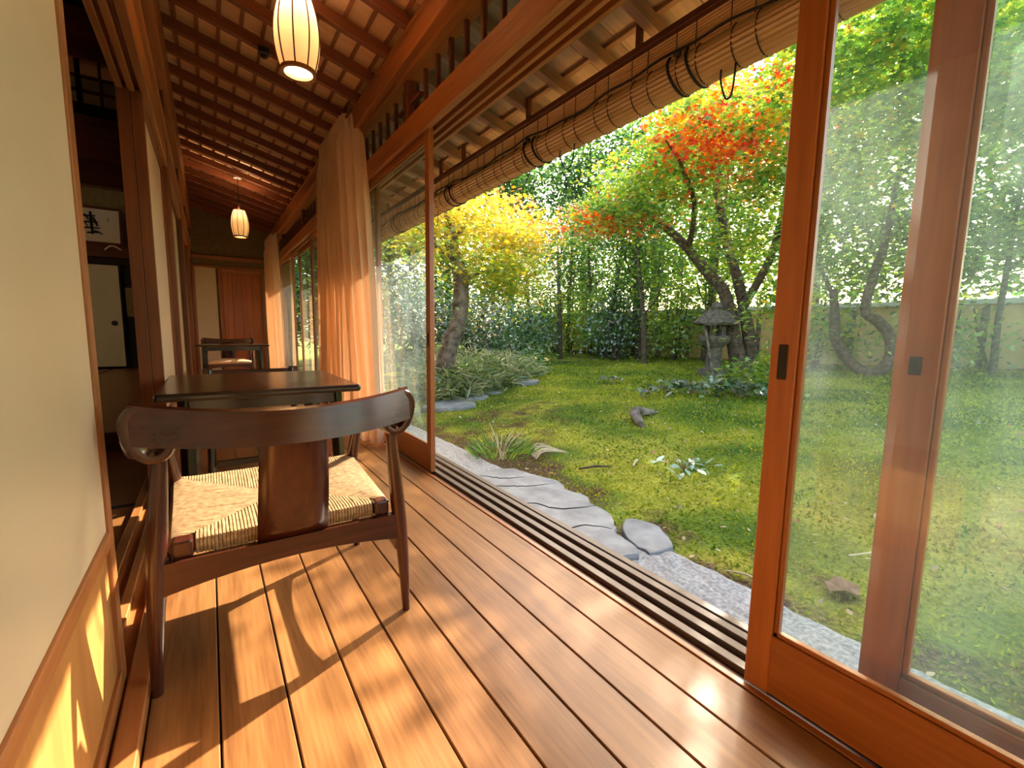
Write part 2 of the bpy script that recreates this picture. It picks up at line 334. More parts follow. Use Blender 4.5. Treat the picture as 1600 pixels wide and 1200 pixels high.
# ---- glass sliding doors
def glass_door(idx, x, y0, y1, label, pull=None, lock=None, dusty=False, rail=.165, st=.062):
    d = tag(empty('door_%d' % idx, (x, (y0+y1)/2, 0)), label, 'sliding door', 'glass sliding doors along the garden', 'structure'); h = (y1-y0)/2; t = .017
    def bx(nm, ya, yb, za, zb, mat, tt=t, parent=d):
        o = MB().box(-tt, tt, ya, yb, za, zb).build(nm, mat, parent, bevel=.0025); return o
    bx('stile', -h, -h+st, .0, 2.185, M['frameZ']); bx('stile', h-st, h, .0, 2.185, M['frameZ'])
    bx('bottom_rail', -h+st, h-st, .004, rail, M['frameY']); bx('top_rail', -h+st, h-st, 2.115, 2.183, M['frameY'])
    for s_, za, zb in ((0, rail, rail+.012), (0, 2.105, 2.117)):
        bx('glazing_bead', -h+st, h-st, za, zb, M['frameY'], .010)
    bx('glazing_bead', -h+st, -h+st+.012, rail, 2.115, M['frameZ'], .010); bx('glazing_bead', h-st-.012, h-st, rail, 2.115, M['frameZ'], .010)
    MB().box(-.002, .002, -h+st, h-st, rail, 2.115).build('pane', M['glass_d' if dusty else 'glass'], d)
    if pull:
        yc = h-st/2 if pull > 0 else -h+st/2
        p = MB().box(-t-.003, -t+.004, yc-.0115, yc+.0115, .838, .925).build('pull', M['bronze'], d, bevel=.002)
        MB().box(-t-.0045, -t+.001, yc-.007, yc+.007, .846, .917).build('pull_slot_shade', M['black'], p)  # proud black block painted as the shade inside the slot
    if lock:
        yc = h-st/2 if lock > 0 else -h+st/2
        p = MB().box(-t-.003, -t+.004, yc-.011, yc+.011, .865, .905).build('lock_plate', M['bronze'], d, bevel=.001)
        k = MB().tube([(-t-.006, yc, .885), (-t+.002, yc, .885)], .0075, 14).build('lock_bore', M['black'], p)
    return d
glass_door(1, 1.196, -.42, .577, 'near glass sliding door with a slot pull beside the open gap', pull=1, dusty=True)
glass_door(2, 1.300, -.62, .358, 'glass sliding door on the outer track seen through the nearest pane', lock=1, dusty=True, st=.078)
glass_door(3, 1.300, -1.60, -.60, 'glass sliding door beyond the right edge of view')
glass_door(4, 1.200, 2.705, 4.12, 'open glass sliding door edge-on beside the tall curtain', pull=-1, dusty=True)
glass_door(5, 1.300, 4.06, 5.02, 'glass sliding door behind the tall curtain', dusty=True)
glass_door(6, 1.200, 4.96, 6.60, 'glass sliding door just past the tall curtain', st=.05)
glass_door(7, 1.300, 6.54, 8.20, 'second glass sliding door past the tall curtain', st=.05)
glass_door(8, 1.200, 8.14, 9.78, 'glass sliding door behind the far small curtain', st=.05)

# ---- left wall: lintel, wall above, upper beam, posts
lint = tag(empty('trim_6'), 'heavy cedar lintel with track grooves over the left room opening', 'lintel', kind='structure')
box('lintel_face', (-.222, -.186), (-1.9, 10), (2.12, 2.30), M['cedarY'], lint, .004)
box('lintel_body', (-.318, -.222), (-1.9, 10), (2.165, 2.28), M['cedarY'], lint, .003)
for xx in (-.318, -.272): box('track_rib', (xx, xx+.028), (-1.9, 10), (2.125, 2.167), M['cedarY'], lint, .002)
box('lintel_ledge', (-.235, -.165), (-1.9, 10), (2.30, 2.325), M['cedarY'], lint, .003)
wl = tag(empty('wall_left'), 'narrow plaster strip between the left lintel and the upper beam', 'wall', kind='structure')
box('plaster_strip', (-.30, -.255), (-1.9, 10), (2.325, 2.80), M['darkY'], wl, 0)
ub = tag(empty('trim_7'), 'long cedar beam under the rafters on the left', 'beam', kind='structure')
box('beam_body', (-.29, -.150), (-1.9, 10), (2.66, 3.04), M['cedarY'], ub, .004)
box('picture_strip', (-.255, -.205), (-1.9, 10), (2.46, 2.49), M['paper'], ub, .002)
pl = [(-.36, 4.36, 'square cedar post between paper panels past the left room opening'), (-.36, 6.35, 'second cedar post along the left wall'), (-.36, 8.25, 'third cedar post along the left wall'), (-.36, 9.88, 'cedar post in the far left corner')]
for i, (x0, yy, lab) in enumerate(pl):
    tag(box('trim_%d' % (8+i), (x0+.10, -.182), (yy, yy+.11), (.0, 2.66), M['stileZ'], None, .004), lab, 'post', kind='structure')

# ---- paper sliding panels (fusuma with wooden skirting)
def paper_door(idx, x, y0, y1, label, skirt=.41, t=.014, st=.030, mat='paper', wd='cedar'):
    d = tag(empty('door_%d' % idx, (x, (y0+y1)/2, 0)), label, 'sliding panel', 'paper sliding panels on the left', 'structure'); h = (y1-y0)/2
    def bx(nm, ya, yb, za, zb, m, tt=t): return MB().box(-tt, tt, ya, yb, za, zb).build(nm, m, d, bevel=.002)
    bx('stile', -h, -h+st, .02, 2.14, M[wd+'Z']); bx('stile', h-st, h, .02, 2.14, M[wd+'Z'])
    bx('bottom_rail', -h+st, h-st, .02, .075, M[wd+'Y']); bx('top_rail', -h+st, h-st, 2.09, 2.14, M[wd+'Y'])
    if skirt:
        bx('middle_rail', -h+st, h-st, skirt, skirt+.038, M[wd+'Y'], t+.002); bx('lower_board', -h+st, h-st, .075, skirt, M['panel'], .005)
    bx('paper_face', -h+st, h-st, (skirt+.038) if skirt else .075, 2.09, M[mat], .009)
    return d
paper_door(11, -.242, .40, 1.465, 'large cream paper panel with wooden skirting at the near left', st=.052)
paper_door(12, -.2715, .44, 1.53, 'paper panel tucked behind the near left panel', st=.06)
paper_door(13, -.242, -.70, .44, 'cream paper panel beyond the left edge of view')
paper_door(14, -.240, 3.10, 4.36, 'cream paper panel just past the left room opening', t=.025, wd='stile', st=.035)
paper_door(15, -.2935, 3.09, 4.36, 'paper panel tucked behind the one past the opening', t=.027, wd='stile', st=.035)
paper_door(16, -.242, 4.47, 6.35, 'cream paper panel between the first and second left posts')
paper_door(17, -.242, 6.46, 8.25, 'cream paper panel between the second and third left posts')
paper_door(18, -.242, 8.36, 9.88, 'cream paper panel nearest the far end wall')
paper_door(19, -.242, -1.85, -.72, 'cream paper panel behind the viewpoint')

# ---- far end wall of the veranda
we = tag(empty('wall_end'), 'olive plaster end wall of the veranda', 'wall', kind='structure')
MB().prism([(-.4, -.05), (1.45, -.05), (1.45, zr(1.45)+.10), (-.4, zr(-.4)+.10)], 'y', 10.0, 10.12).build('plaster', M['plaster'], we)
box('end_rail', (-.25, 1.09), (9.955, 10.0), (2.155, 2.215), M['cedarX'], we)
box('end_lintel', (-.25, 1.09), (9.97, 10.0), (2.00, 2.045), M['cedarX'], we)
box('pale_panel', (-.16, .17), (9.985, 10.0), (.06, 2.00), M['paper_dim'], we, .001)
box('end_stile', (-.20, -.15), (9.96, 10.0), (0, 2.0), M['cedarZ'], we)
box('end_sill', (-.2, 1.09), (9.96, 10.0), (.0, .06), M['cedarX'], we)
de = tag(empty('door_20', (.57, 9.97, 0)), 'plank wooden door in the far end wall', 'door', kind='structure')
for x0, x1 in ((-.37, -.31), (.31, .37)): MB().box(x0, x1, -.02, .02, .06, 2.0).build('jamb', M['cedarZ'], de, bevel=.003)
MB().box(-.31, .31, -.02, .02, 1.93, 2.0).build('head', M['cedarX'], de, bevel=.003)
for k in range(4): MB().box(-.308+.154*k+.001, -.308+.154*(k+1)-.001, -.008, .012, .06, 1.93).build('plank', M['frameZ'], de, bevel=.003)

# ---- wall behind the viewpoint
wb = tag(empty('wall_back'), 'cream wall closing the veranda behind the viewpoint', 'wall', kind='structure')
MB().prism([(-.4, -.05), (1.42, -.05), (1.42, zr(1.42)+.10), (-.4, zr(-.4)+.10)], 'y', -2.02, -1.9).build('plaster', M['paper_dim'], wb)

# ---- the room on the left
rf = tag(empty('floor.001'), 'dim matted floor of the room on the left', 'floor', kind='structure')
for x0, x1, y0, y1 in ((-4.3, -.36, -2, 1.20), (-4.3, -.36, 1.245, 2.96), (-4.3, -.36, 3.0, 4.40)):
    box('floor_mat', (x0, x1), (y0, y1), (-.05, .012), M['roomfloor'], rf, .002)
for y0 in (1.20, 2.955): box('mat_border', (-4.3, -.36), (y0, y0+.05), (-.05, .0135), M['heri'], rf, .001)
box('step_riser', (-4.3, -.36), (4.40, 4.43), (-.05, .145), M['darkX'], rf, .002)
box('raised_floor', (-4.3, -.36), (4.43, 10.9), (-.05, .145), M['roomfloor'], rf, .002)
o = box('mat_border', (-.02, .02), (-2.6, 2.6), (0, .004), M['heri'], rf, .001); o.location = (-1.62, 8.2, .146); o.rotation_euler = (0, 0, math.radians(-3))
rw = tag(empty('wall_room'), 'dim plaster walls and dark ceiling of the left room', 'wall', kind='structure')
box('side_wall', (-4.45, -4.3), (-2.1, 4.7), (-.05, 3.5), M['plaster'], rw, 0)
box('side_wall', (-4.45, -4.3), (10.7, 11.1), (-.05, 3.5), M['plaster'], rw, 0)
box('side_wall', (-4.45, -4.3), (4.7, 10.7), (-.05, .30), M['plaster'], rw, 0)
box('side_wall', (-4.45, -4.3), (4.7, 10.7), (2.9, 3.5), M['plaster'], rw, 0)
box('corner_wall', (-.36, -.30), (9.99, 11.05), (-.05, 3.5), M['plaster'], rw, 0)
wn = tag(empty('added_window_1', (-4.36, 7.7, 0)), 'added paper screened window, out of view, lighting the left room', 'window', kind='structure')  # invented window, never in view, added to bring daylight into the room
MB().box(-.004, .004, -3.0, 3.0, .30, 2.90).build('paper_screen', M['shoji'], wn)
for k in range(13): MB().box(-.012, .012, -3.0+.498*k, -2.98+.498*k, .30, 2.90).build('screen_bar', M['darkZ'], wn)
box('end_wall', (-4.3, -.30), (10.9, 11.05), (-.05, 3.5), M['plaster'], rw, 0)
box('near_wall', (-4.3, -.38), (-2.1, -1.95), (-.05, 3.5), M['plaster'], rw, 0)
box('room_ceiling', (-4.4, -.30), (-2.1, 11.1), (3.42, 3.5), M['stileX'], rw, 0)
for k in range(8): box('ceiling_batten', (-4.3, -.3), (.5+k*1.3, .54+k*1.3), (3.37, 3.42), M['stileX'], rw, .002)
# partition lintel and latticed transom across the room
pt = tag(empty('trim_12'), 'dark lintel and latticed transom across the left room', 'transom', kind='structure')
box('partition_lintel', (-4.3, -.36), (4.42, 4.52), (1.93, 2.10), M['stileX'], pt)
box('lintel_board', (-4.3, -.36), (4.40, 4.43), (2.10, 2.28), M['stileX'], pt)
box('lower_frame', (-4.3, -.36), (4.41, 4.50), (2.40, 2.47), M['blackX'], pt)
box('transom_board', (-4.3, -.36), (4.44, 4.47), (2.28, 2.40), M['stileX'], pt)
box('upper_frame', (-4.3, -.36), (4.41, 4.50), (2.76, 2.82), M['stileX'], pt)
box('upper_board', (-4.3, -.36), (4.44, 4.47), (2.82, 3.10), M['stileX'], pt)
box('top_beam', (-4.3, -.36), (4.38, 4.52), (3.10, 3.25), M['blackX'], pt)
for k in range(22):
    x0 = -.42-.108*k; wd = .03 if k % 2 == 0 else .016
    box('lattice_bar', (x0-wd, x0), (4.43, 4.47), (2.47, 2.76), M['blackZ' if k % 2 == 0 else 'darkZ'], pt, .001)
for z0 in (2.555, 2.65): box('lattice_rail', (-2.8, -.40), (4.44, 4.465), (z0, z0+.016), M['darkX'], pt, .001)
box('lattice_paper', (-2.8, -.40), (4.475, 4.48), (2.47, 2.67), M['paper_dim'], pt, 0)
# far wall of the room: beam, frame, fusuma, black sheet painted as shade
rb = tag(empty('trim_13'), 'dark picture-rail beam on the far wall of the left room', 'beam', kind='structure')
box('rail_upper', (-4.3, -.36), (10.80, 10.9), (2.14, 2.34), M['darkX'], rb)
box('rail_lower', (-4.3, -.36), (10.84, 10.9), (2.00, 2.14), M['blackX'], rb)
MB().tube(smoothpath([(-1.44, 10.79, 2.26), (-1.37, 10.77, 2.325), (-1.30, 10.77, 2.33), (-1.22, 10.79, 2.28)], 10), .012, 6).build('rail_hook', M['paper'], rb)
fd = tag(empty('door_21', (-1.82, 10.84, 0)), 'plain cream fusuma with a round dark pull in the left room', 'sliding panel', kind='structure')
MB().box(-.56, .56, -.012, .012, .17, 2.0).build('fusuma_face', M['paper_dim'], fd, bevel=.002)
MB().box(.53, .56, -.02, .02, .15, 2.0).build('edge_frame', M['blackZ'], fd); MB().box(-.56, .53, -.02, .02, .145, .19).build('bottom_frame', M['blackX'], fd)
MB().tube([(.42, -.02, .975), (.42, .0, .975)], .045, 20).build('round_pull', M['black'], fd)
box('recess_shade', (-1.26, -.36), (10.86, 10.9), (.145, 2.0), M['void'], rw, 0)  # flat near-black sheet standing for the shade of a hollow
box('recess_shelf_panel', (-1.22, -.90), (10.84, 10.87), (1.10, 1.62), M['plaster'], rw, .002)

# ================================================================== FURNITURE
def leg(mb_name, pts, rad, mat, parent, sides=12):
    P = smoothpath(pts, 14); R = [r[0] for r in smoothpath([(r,) for r in rad], 14)]
    return MB().tube(P, R, sides).build(mb_name, mat, parent, smooth=True)
def make_chair(name, loc, rz, label, seat='rush', group=None):
    c = empty(name, loc, rz, label, 'chair', group)
    for s in (-1, 1):
        leg('rear_leg', [(s*.335, -.272, 0), (s*.326, -.270, .20), (s*.314, -.262, .38), (s*.292, -.262, .635)], [.0125, .019, .0235, .0165], M['chairZ'], c)
        leg('front_leg', [(s*.318, .285, 0), (s*.312, .278, .22), (s*.303, .262, .41), (s*.318, .16, .625)], [.0125, .019, .0225, .015], M['chairZ'], c)
    # curved back rail
    rows = []
    for i in range(25):
        u = i/12-1; x = u*.341; y = -.292-.082*(1-u*u); lean = .020
        zt = .742+.026*u*u; zb = .650+.018*u*u
        th = .013
        rows.append([(x, y+th-lean*.5, zb), (x, y-th-lean*.5, zb), (x, y-th*1.15, (zb+zt)/2), (x, y-th+lean*.3, zt-.005), (x, y+lean*.3, zt), (x, y+th+lean*.3, zt-.005), (x, y+th-lean*.5, zb)])
    MB().grid(rows).add([p for p in rows[0][:-1]], [(0, 1, 2, 3, 4, 5)]).add([p for p in rows[-1][:-1]], [(5, 4, 3, 2, 1, 0)]).build('back_rail', M['chairX'], c, smooth=True)
    for s in (-1, 1):
        # rounded arm: a band that turns down and under the rail end, then runs forward to the front leg
        pr = smoothpath([(.318, .752), (.338, .744), (.351, .715), (.344, .672), (.324, .638), (.299, .627), (.277, .638), (.264, .664)], 26)
        rows = []
        for i, (x, z) in enumerate(pr):
            t = i/26; y0, y1 = -.308+.004*t, -.262+.090*min(1, t*2.0); hh = .0125+.004*math.sin(PI*t)
            nx, nz = (pr[min(i+1, 26)][1]-pr[max(i-1, 0)][1]), -(pr[min(i+1, 26)][0]-pr[max(i-1, 0)][0]); l = math.hypot(nx, nz) or 1; nx, nz = nx/l, nz/l
            ym, yh = (y0+y1)/2, (y1-y0)/2; ring = []
            for q in range(17):
                w_ = 2*PI*q/16; cy_ = math.copysign(abs(math.cos(w_))**.55, math.cos(w_)); cn = math.copysign(abs(math.sin(w_))**.55, math.sin(w_))
                ring.append((s*(x+nx*hh*cn), ym+yh*cy_, z+nz*hh*cn))
            rows.append(ring)
        MB().grid(rows).add(rows[-1][:-1], [tuple(range(16))]).add(rows[0][:-1], [tuple(range(16))]).build('arm_end', M['chairZ'], c, smooth=True)
        ap = smoothpath([(s*.330, -.27, .640), (s*.345, -.12, .652), (s*.342, .05, .648), (s*.322, .17, .632)], 16)
        MB().tube(ap, [.014+.008*math.sin(PI*i/16) for i in range(17)], 12, flat=1.9).build('armrest', M['chairY'], c, smooth=True)
    # splat
    rows = []
    for i in range(9):
        t = i/8; z = .343+t*.34; y = -.258-.104*t-.012*math.sin(PI*t); hw = .088+.004*math.cos(PI*t); rows.append([(-hw, y, z), (-hw*.5, y-.006, z), (0, y-.008, z), (hw*.5, y-.006, z), (hw, y, z)])
    MB().grid(rows).build('splat', M['chairZ'], c, smooth=True, solid=.014)
    # aprons under the seat: arched boards
    def apron(nm, a, b, z0, z1, arch, th=.012):
        P = []; Q = []
        for i in range(13):
            t = i/12; x = a[0]+(b[0]-a[0])*t; y = a[1]+(b[1]-a[1])*t; k = 4*t*(1-t)
            P.append((x, y, z0+arch*k)); Q.append((x, y, z1))
        return MB().grid([P, Q]).build(nm, M['chairX'], c, solid=th*2)
    apron('rear_apron', (-.312, -.268), (.312, -.268), .262, .348, .030)
    apron('front_apron', (-.305, .262), (.305, .262), .31, .375, .02)
    for s in (-1, 1):
        apron('side_apron', (s*.314, -.255), (s*.305, .26), .215, .255, .025, .008)
    if seat == 'rush':
        fl, fr, bl, br = np.array((-.295, .275, .412)), np.array((.295, .275, .412)), np.array((-.278, -.238, .388)), np.array((.278, -.238, .388))
        ce = np.array((0, .02, .388)); mb = MB()
        for A, B, n, ins in ((fl, fr, 72, 0), (br, bl, 64, .075), (fr, br, 60, .0), (bl, fl, 60, .0)):
            dirv = (B-A)/np.linalg.norm(B-A); outv = np.array((dirv[1], -dirv[0], 0)); mid = (A+B)/2-ce
            if outv@mid < 0: outv = -outv
            for i in range(n):
                t = (i+.5)/n
                if ins and (t < ins or t > 1-ins): continue
                P = A+(B-A)*t; Q = A+(ce-A)*2*t if t < .5 else B+(ce-B)*2*(1-t)
                m = (P+Q)/2; jit = RNG.normal(0, .0008, 3)
                path = [P+outv*.004+np.array((0, 0, -.040)), P+outv*.013+np.array((0, 0, -.020)), P+outv*.006+np.array((0, 0, -.002)), P*.85+Q*.15+np.array((0, 0, .002)), m+jit+np.array((0, 0, .001)), Q+np.array((0, 0, -.002))]
                mb.tube(path, .0045, 6, caps=False)
        o = mb.build('rush_seat', M['rope'], c, smooth=True); o['kind'] = 'stuff'; sf = o
        MB().add([tuple(fl-[0, 0, .03]), tuple(fr-[0, 0, .03]), tuple(br-[0, 0, .03]), tuple(bl-[0, 0, .03])], [(0, 1, 2, 3)]).build('seat_underside', M['rope'], sf, solid=.02)
        for s in (-1, 1):
            MB().box(s*.262-.024, s*.262+.024, -.262, -.215, .345, .395).build('corner_block', M['chairY'], c, bevel=.008)
    else:
        rows = []
        for i in range(13):
            v = i/12*2-1; rows.append([(u/6*.285*(1.04 if v > 0 else 1), .02+v*.25, .385+.045*(1-abs(u/6)**4)*(1-abs(v)**4)) for u in range(-6, 7)])
        MB().grid(rows).build('seat_cushion', M['cushion' if seat == 'tan' else 'leather'], c, smooth=True, solid=.03)
        MB().box(-.29, .29, -.24, .27, .345, .372).build('seat_frame', M['chairX'], c, bevel=.004)
    return c
make_chair('armchair', (.175, 1.652, 0), 0, 'dark walnut armchair with a woven rush seat, nearest and seen from behind')

# low black chair on the other side of the near table
def black_chair(name, loc, rz, label):
    c = empty(name, loc, rz, label, 'chair')
    for s in (-1, 1):
        leg('rear_leg', [(s*.26, -.26, 0), (s*.25, -.24, .36), (s*.25, -.27, .66)], [.017, .020, .016], M['blackZ'], c)
        leg('front_leg', [(s*.27, .25, 0), (s*.26, .24, .36)], [.017, .020], M['blackZ'], c)
        MB().tube(smoothpath([(s*.255, -.25, .50), (s*.29, -.05, .535), (s*.28, .16, .525), (s*.262, .235, .37)], 16), .014, 10, flat=1.6).build('armrest', M['blackY'], c, smooth=True)
        MB().box(s*.26-.030, s*.26+.030, -.295, -.255, .625, .668).build('rail_end', M['chairX'], c, bevel=.006)
    MB().box(-.25, .25, -.285, -.262, .585, .655).build('back_rail', M['chairX'], c, bevel=.005)
    MB().box(-.27, .27, -.25, .26, .29, .33).build('seat_frame', M['blackX'], c, bevel=.004)
    MB().box(-.265, .265, -.24, .265, .332, .385).build('seat_pad', M['leather'], c, bevel=.018)
    MB().box(-.24, .24, .23, .25, .12, .16).build('stretcher', M['blackX'], c, bevel=.003)
    return c
black_chair('low_chair', (.24, 3.33, 0), PI, 'low black chair with a leather pad behind the near table')

def make_table(name, loc, hx, hy, h, label, legs_in=.09, th=.034, mat='black'):
    t = empty(name, loc, 0, label, 'table')
    MB().box(-hx, hx, -hy, hy, h-th, h).build('tabletop', M[mat+'X'], t, bevel=.012)
    MB().box(-hx+.11, hx-.11, -hy+.075, -hy+.097, h-th-.055, h-th).build('apron', M[mat+'X'], t, bevel=.002)
    MB().box(-hx+.11, hx-.11, hy-.097, hy-.075, h-th-.055, h-th).build('apron', M[mat+'X'], t, bevel=.002)
    for s in (-1, 1):
        MB().box(s*(hx-.11)-.011, s*(hx-.11)+.011, -hy+.09, hy-.09, h-th-.055, h-th).build('apron', M[mat+'Y'], t, bevel=.002)
        for q in (-1, 1):
            MB().tube([(s*(hx-legs_in), q*(hy-.09), 0), (s*(hx-legs_in-.01), q*(hy-.10), h-th)], [.025, .032], 4).build('leg', M[mat+'Z'], t, bevel=.003)
        MB().tube([(s*(hx-legs_in-.005), -hy+.10, h-.20), (s*(hx-.10), hy-.35, h-.06)], .016, 4).build('brace', M[mat+'Y'], t, bevel=.002)
    return t
make_table('tea_table', (.205, 2.64, 0), .40, .43, .678, 'black lacquered square table in front of the rush-seat armchair')
make_table('side_table', (.265, 7.35, 0), .43, .30, .70, 'small dark table at the far end of the veranda', .10, .022)
make_chair('armchair', (.255, 8.35, 0), PI, 'armchair with a tan cushion behind the far table', 'tan')

# ---- pendants
def pendant(loc, ztop, label, watts):
    x, y, zb = loc; H = .345; p = empty('pendant_lamp', (x, y, zb), 0, label, 'lamp', 'paper pendant lamps along the veranda')
    prof = [(.060+.042*math.sin(PI*(.10+.86*t))**.9, t*H) for t in [i/16 for i in range(17)]]
    sh_ = MB().lathe(prof, 40).build('paper_shade', M['shade'], p, smooth=True)
    r0 = prof[0][0]
    for k in range(9):
        a = 2*PI*k/9+.2; MB().tube([((r+.0015)*math.cos(a), (r+.0015)*math.sin(a), z) for r, z in prof], .0034, 5).build('rib', M['darkZ'], sh_)
    MB().lathe([(r0-.010, -.004), (r0+.006, -.004), (r0+.007, .012), (r0-.010, .012), (r0-.010, -.004)], 32).build('bottom_ring', M['frameX'], sh_, smooth=True)
    MB().lathe([(prof[-1][0]-.006, H-.006), (prof[-1][0]+.004, H-.006), (prof[-1][0]+.004, H+.004), (prof[-1][0]-.006, H+.004), (prof[-1][0]-.006, H-.006)], 24).build('top_ring', M['darkZ'], sh_, smooth=True)
    MB().lathe([(.002, H+.055), (.012, H+.05), (.017, H+.005), (.012, H-.01), (.001, H-.012)], 14).build('socket', M['darkZ'], p, smooth=True)
    for k in range(3):
        a = 2*PI*k/3; MB().tube([(.014*math.cos(a), .014*math.sin(a), H+.02), (prof[-1][0]*math.cos(a), prof[-1][0]*math.sin(a), H)], .0025, 5).build('spoke', M['darkZ'], sh_)
    MB().tube([(0, 0, H+.045), (0, 0, ztop-zb)], .005, 6).build('flex', M['cord'], p)
    MB().lathe([(.001, -.012), (.048, -.010), (.05, .012), (.0, .016)], 20, (0, 0, ztop-zb)).build('ceiling_rose', M['white'], p, smooth=True)
    ld = bpy.data.lights.new('bulb', 'POINT'); ld.energy = watts; ld.color = (1.0, .72, .44); ld.shadow_soft_size = .025
    lo = bpy.data.objects.new('bulb', ld); COL.objects.link(lo); lo.parent = p; lo.location = (0, 0, .285)
pendant((.435, 2.55, 2.185), 2.886, 'large paper pendant lamp with dark ribs over the near table', PENDANT_W*2.0)  # bulb added inside this unlit-looking lamp to brighten the ceiling
pendant((.425, 7.13, 2.13), 2.884, 'glowing paper pendant lamp hanging at the far end', PENDANT_W*.6)
pendant((.43, -1.0, 2.15), 2.886, 'added unseen paper pendant lamp behind the viewpoint', PENDANT_W)  # unseen lamp continuing the row, added for fill light
# ---- small black detector on the ceiling
d = empty('detector', (.43, 3.82, 2.86), 0, 'small black detector fixed between the rafters beside the near lamp', 'detector')
MB().box(-.035, .035, -.03, .03, -.01, .035).build('body', M['black'], d, bevel=.006)
MB().lathe([(.022, -.012), (.018, -.03), (.0, -.034)], 14).build('sensor', M['black'], d, smooth=True)

# ---- curtains
def curtain(name, label, x, top, bot, zt, zb, pleats, amp, seed, ret=.0):
    c = empty(name, (0, 0, 0), 0, label, 'curtain'); rg = random.Random(seed); ph = [rg.uniform(-.5, .5) for _ in range(pleats*2+4)]; NX = pleats*14; rows = []
    for j in range(25):
        v = j/24; z = zt+(zb-zt)*v; row = []
        for i in range(NX+1):
            u = i/NX; y = (top[0]+(top[1]-top[0])*u)*(1-v**.8)+(bot[0]+(bot[1]-bot[0])*u)*v**.8
            k = u*pleats; a = amp*(.5 if v < .05 else .85+.35*math.sin(k*1.7+seed)); s = math.sin(2*PI*k+ph[int(k)]*1.2*v); s = math.copysign(abs(s)**.75, s)
            xx = x+a*s+.012*math.sin(5*v+k)*v
            if ret and u < .12: xx += ret*(1-u/.12)
            row.append((xx, y+.012*math.sin(2*PI*k*2+v*3), z+.006*math.sin(2*PI*k)))
        rows.append(row)
    dr = MB().grid(rows).build('drape', M['curtain'], c, smooth=True)
    hd = [[(p[0]-.006, p[1], p[2]+dz) for p in rows[0]] for dz in (.012, -.10)]
    MB().grid(hd).build('heading_tape', M['curtain'], dr, smooth=True)
    MB().tube([(x+.01, min(top)-.05, zt-.02), (x+.01, max(top)+.05, zt-.02)], .010, 8).build('curtain_rail', M['darkY'], c, smooth=True)
    return c
curtain('curtain', 'tall cream pleated curtain gathered beside the open glass door', 1.035, (3.97, 4.95), (3.50, 5.35), 2.705, .03, 17, .062, 3, .075)
curtain('curtain', 'smaller cream curtain at the far end of the glass doors', .985, (8.75, 9.72), (8.35, 9.75), 2.52, .03, 10, .055, 5, .05)

# ---- rolled bamboo blind under the eave
bl = empty('bamboo_blind', (2.0, 0, 2.2), 0, 'rolled bamboo blind tied with black cord under the eave', 'blind')
Y0, Y1, RR = -1.2, 8.6, .083
rows = []
NR = 26
for yy in np.linspace(Y0, Y1, 30):
    rows.append([((RR+(.0065 if q % 2 else 0)+.004*math.sin(q*.5+yy*.6))*math.cos(2*PI*q/(2*NR)), yy, (RR+(.0065 if q % 2 else 0)+.004*math.sin(q*.5+yy*.6))*math.sin(2*PI*q/(2*NR))) for q in range(2*NR+1)])
rl = MB().grid(rows).build('roll', M['bamboo'], bl, smooth=False)
sh = []
for yy in np.linspace(Y0, Y1, 20):
    sh.append([(-.055+(.006 if q % 2 else 0), yy, .062+q*.0072) for q in range(17)])
hs_ = MB().grid(sh).build('hanging_sheet', M['bamboo'], bl, smooth=False, solid=.004)
MB().box(-.085, -.025, Y0, Y1, .180, .215).build('head_rail', M['darkY'], bl, bevel=.003)
th = None; yy = Y0+.1; k = 0
while yy < Y1:
    if th is None:
        th = MB().tube([((RR+.0065)*math.cos(2*PI*q/24), 0, (RR+.0065)*math.sin(2*PI*q/24)) for q in range(25)], .0026, 5, caps=False).build('binding_thread', M['cord'], rl)
        sp = MB().tube([(-.0625, 0, .065), (-.0625, 0, .180)], .0022, 5).build('sheet_thread', M['cord'], hs_)
        th.location = sp.location = (0, yy, 0)
    else:
        dup(th, (0, yy, 0)); dup(sp, (0, yy+.02, 0))
    k += 1; yy += .105 if k % 2 else .17
pts = [(-.088+.006*math.sin(t*9), t, .066+.012*math.sin(t*5.1)+.006*math.sin(t*17)) for t in np.linspace(Y0, Y1, 160)]
MB().tube(pts, .006, 6).build('lift_cord', M['cord'], bl, smooth=True)
for yc in (1.42, 2.62, 3.9, 5.4):
    for dy in (0, .10):
        MB().tube([((RR+.011)*math.cos(2*PI*q/24), yc+dy+.025*math.sin(2*PI*q/24), (RR+.011)*math.sin(2*PI*q/24)+.004) for q in range(25)], .0068, 6, caps=False).build('tie_cord', M['cord'], rl, smooth=True)
    MB().lathe([(.001, -.018), (.018, -.008), (.018, .008), (.001, .018)], 10, (-.092, yc+.05, .06)).build('knot', M['cord'], rl, smooth=True)
for yc, wd in ((1.245, .034), (2.325, .07), (4.35, .07)):
    MB().tube(smoothpath([(-.03, yc+wd, -.07), (-.03, yc+wd*.92, -.13), (-.02, yc+wd*.25, -.205), (-.02, yc-wd*.5, -.195), (-.03, yc-wd*.95, -.13), (-.03, yc-wd, -.07)], 20), .0042, 6).build('cord_loop', M['cord'], bl, smooth=True)
for yc in (.75, 1.74, 2.72, 3.69, 4.15, 5.7, 7.2):
    MB().box(-.070, -.040, yc-.015, yc+.015, .212, .36).build('hanger', M['darkZ'], bl, bevel=.002)

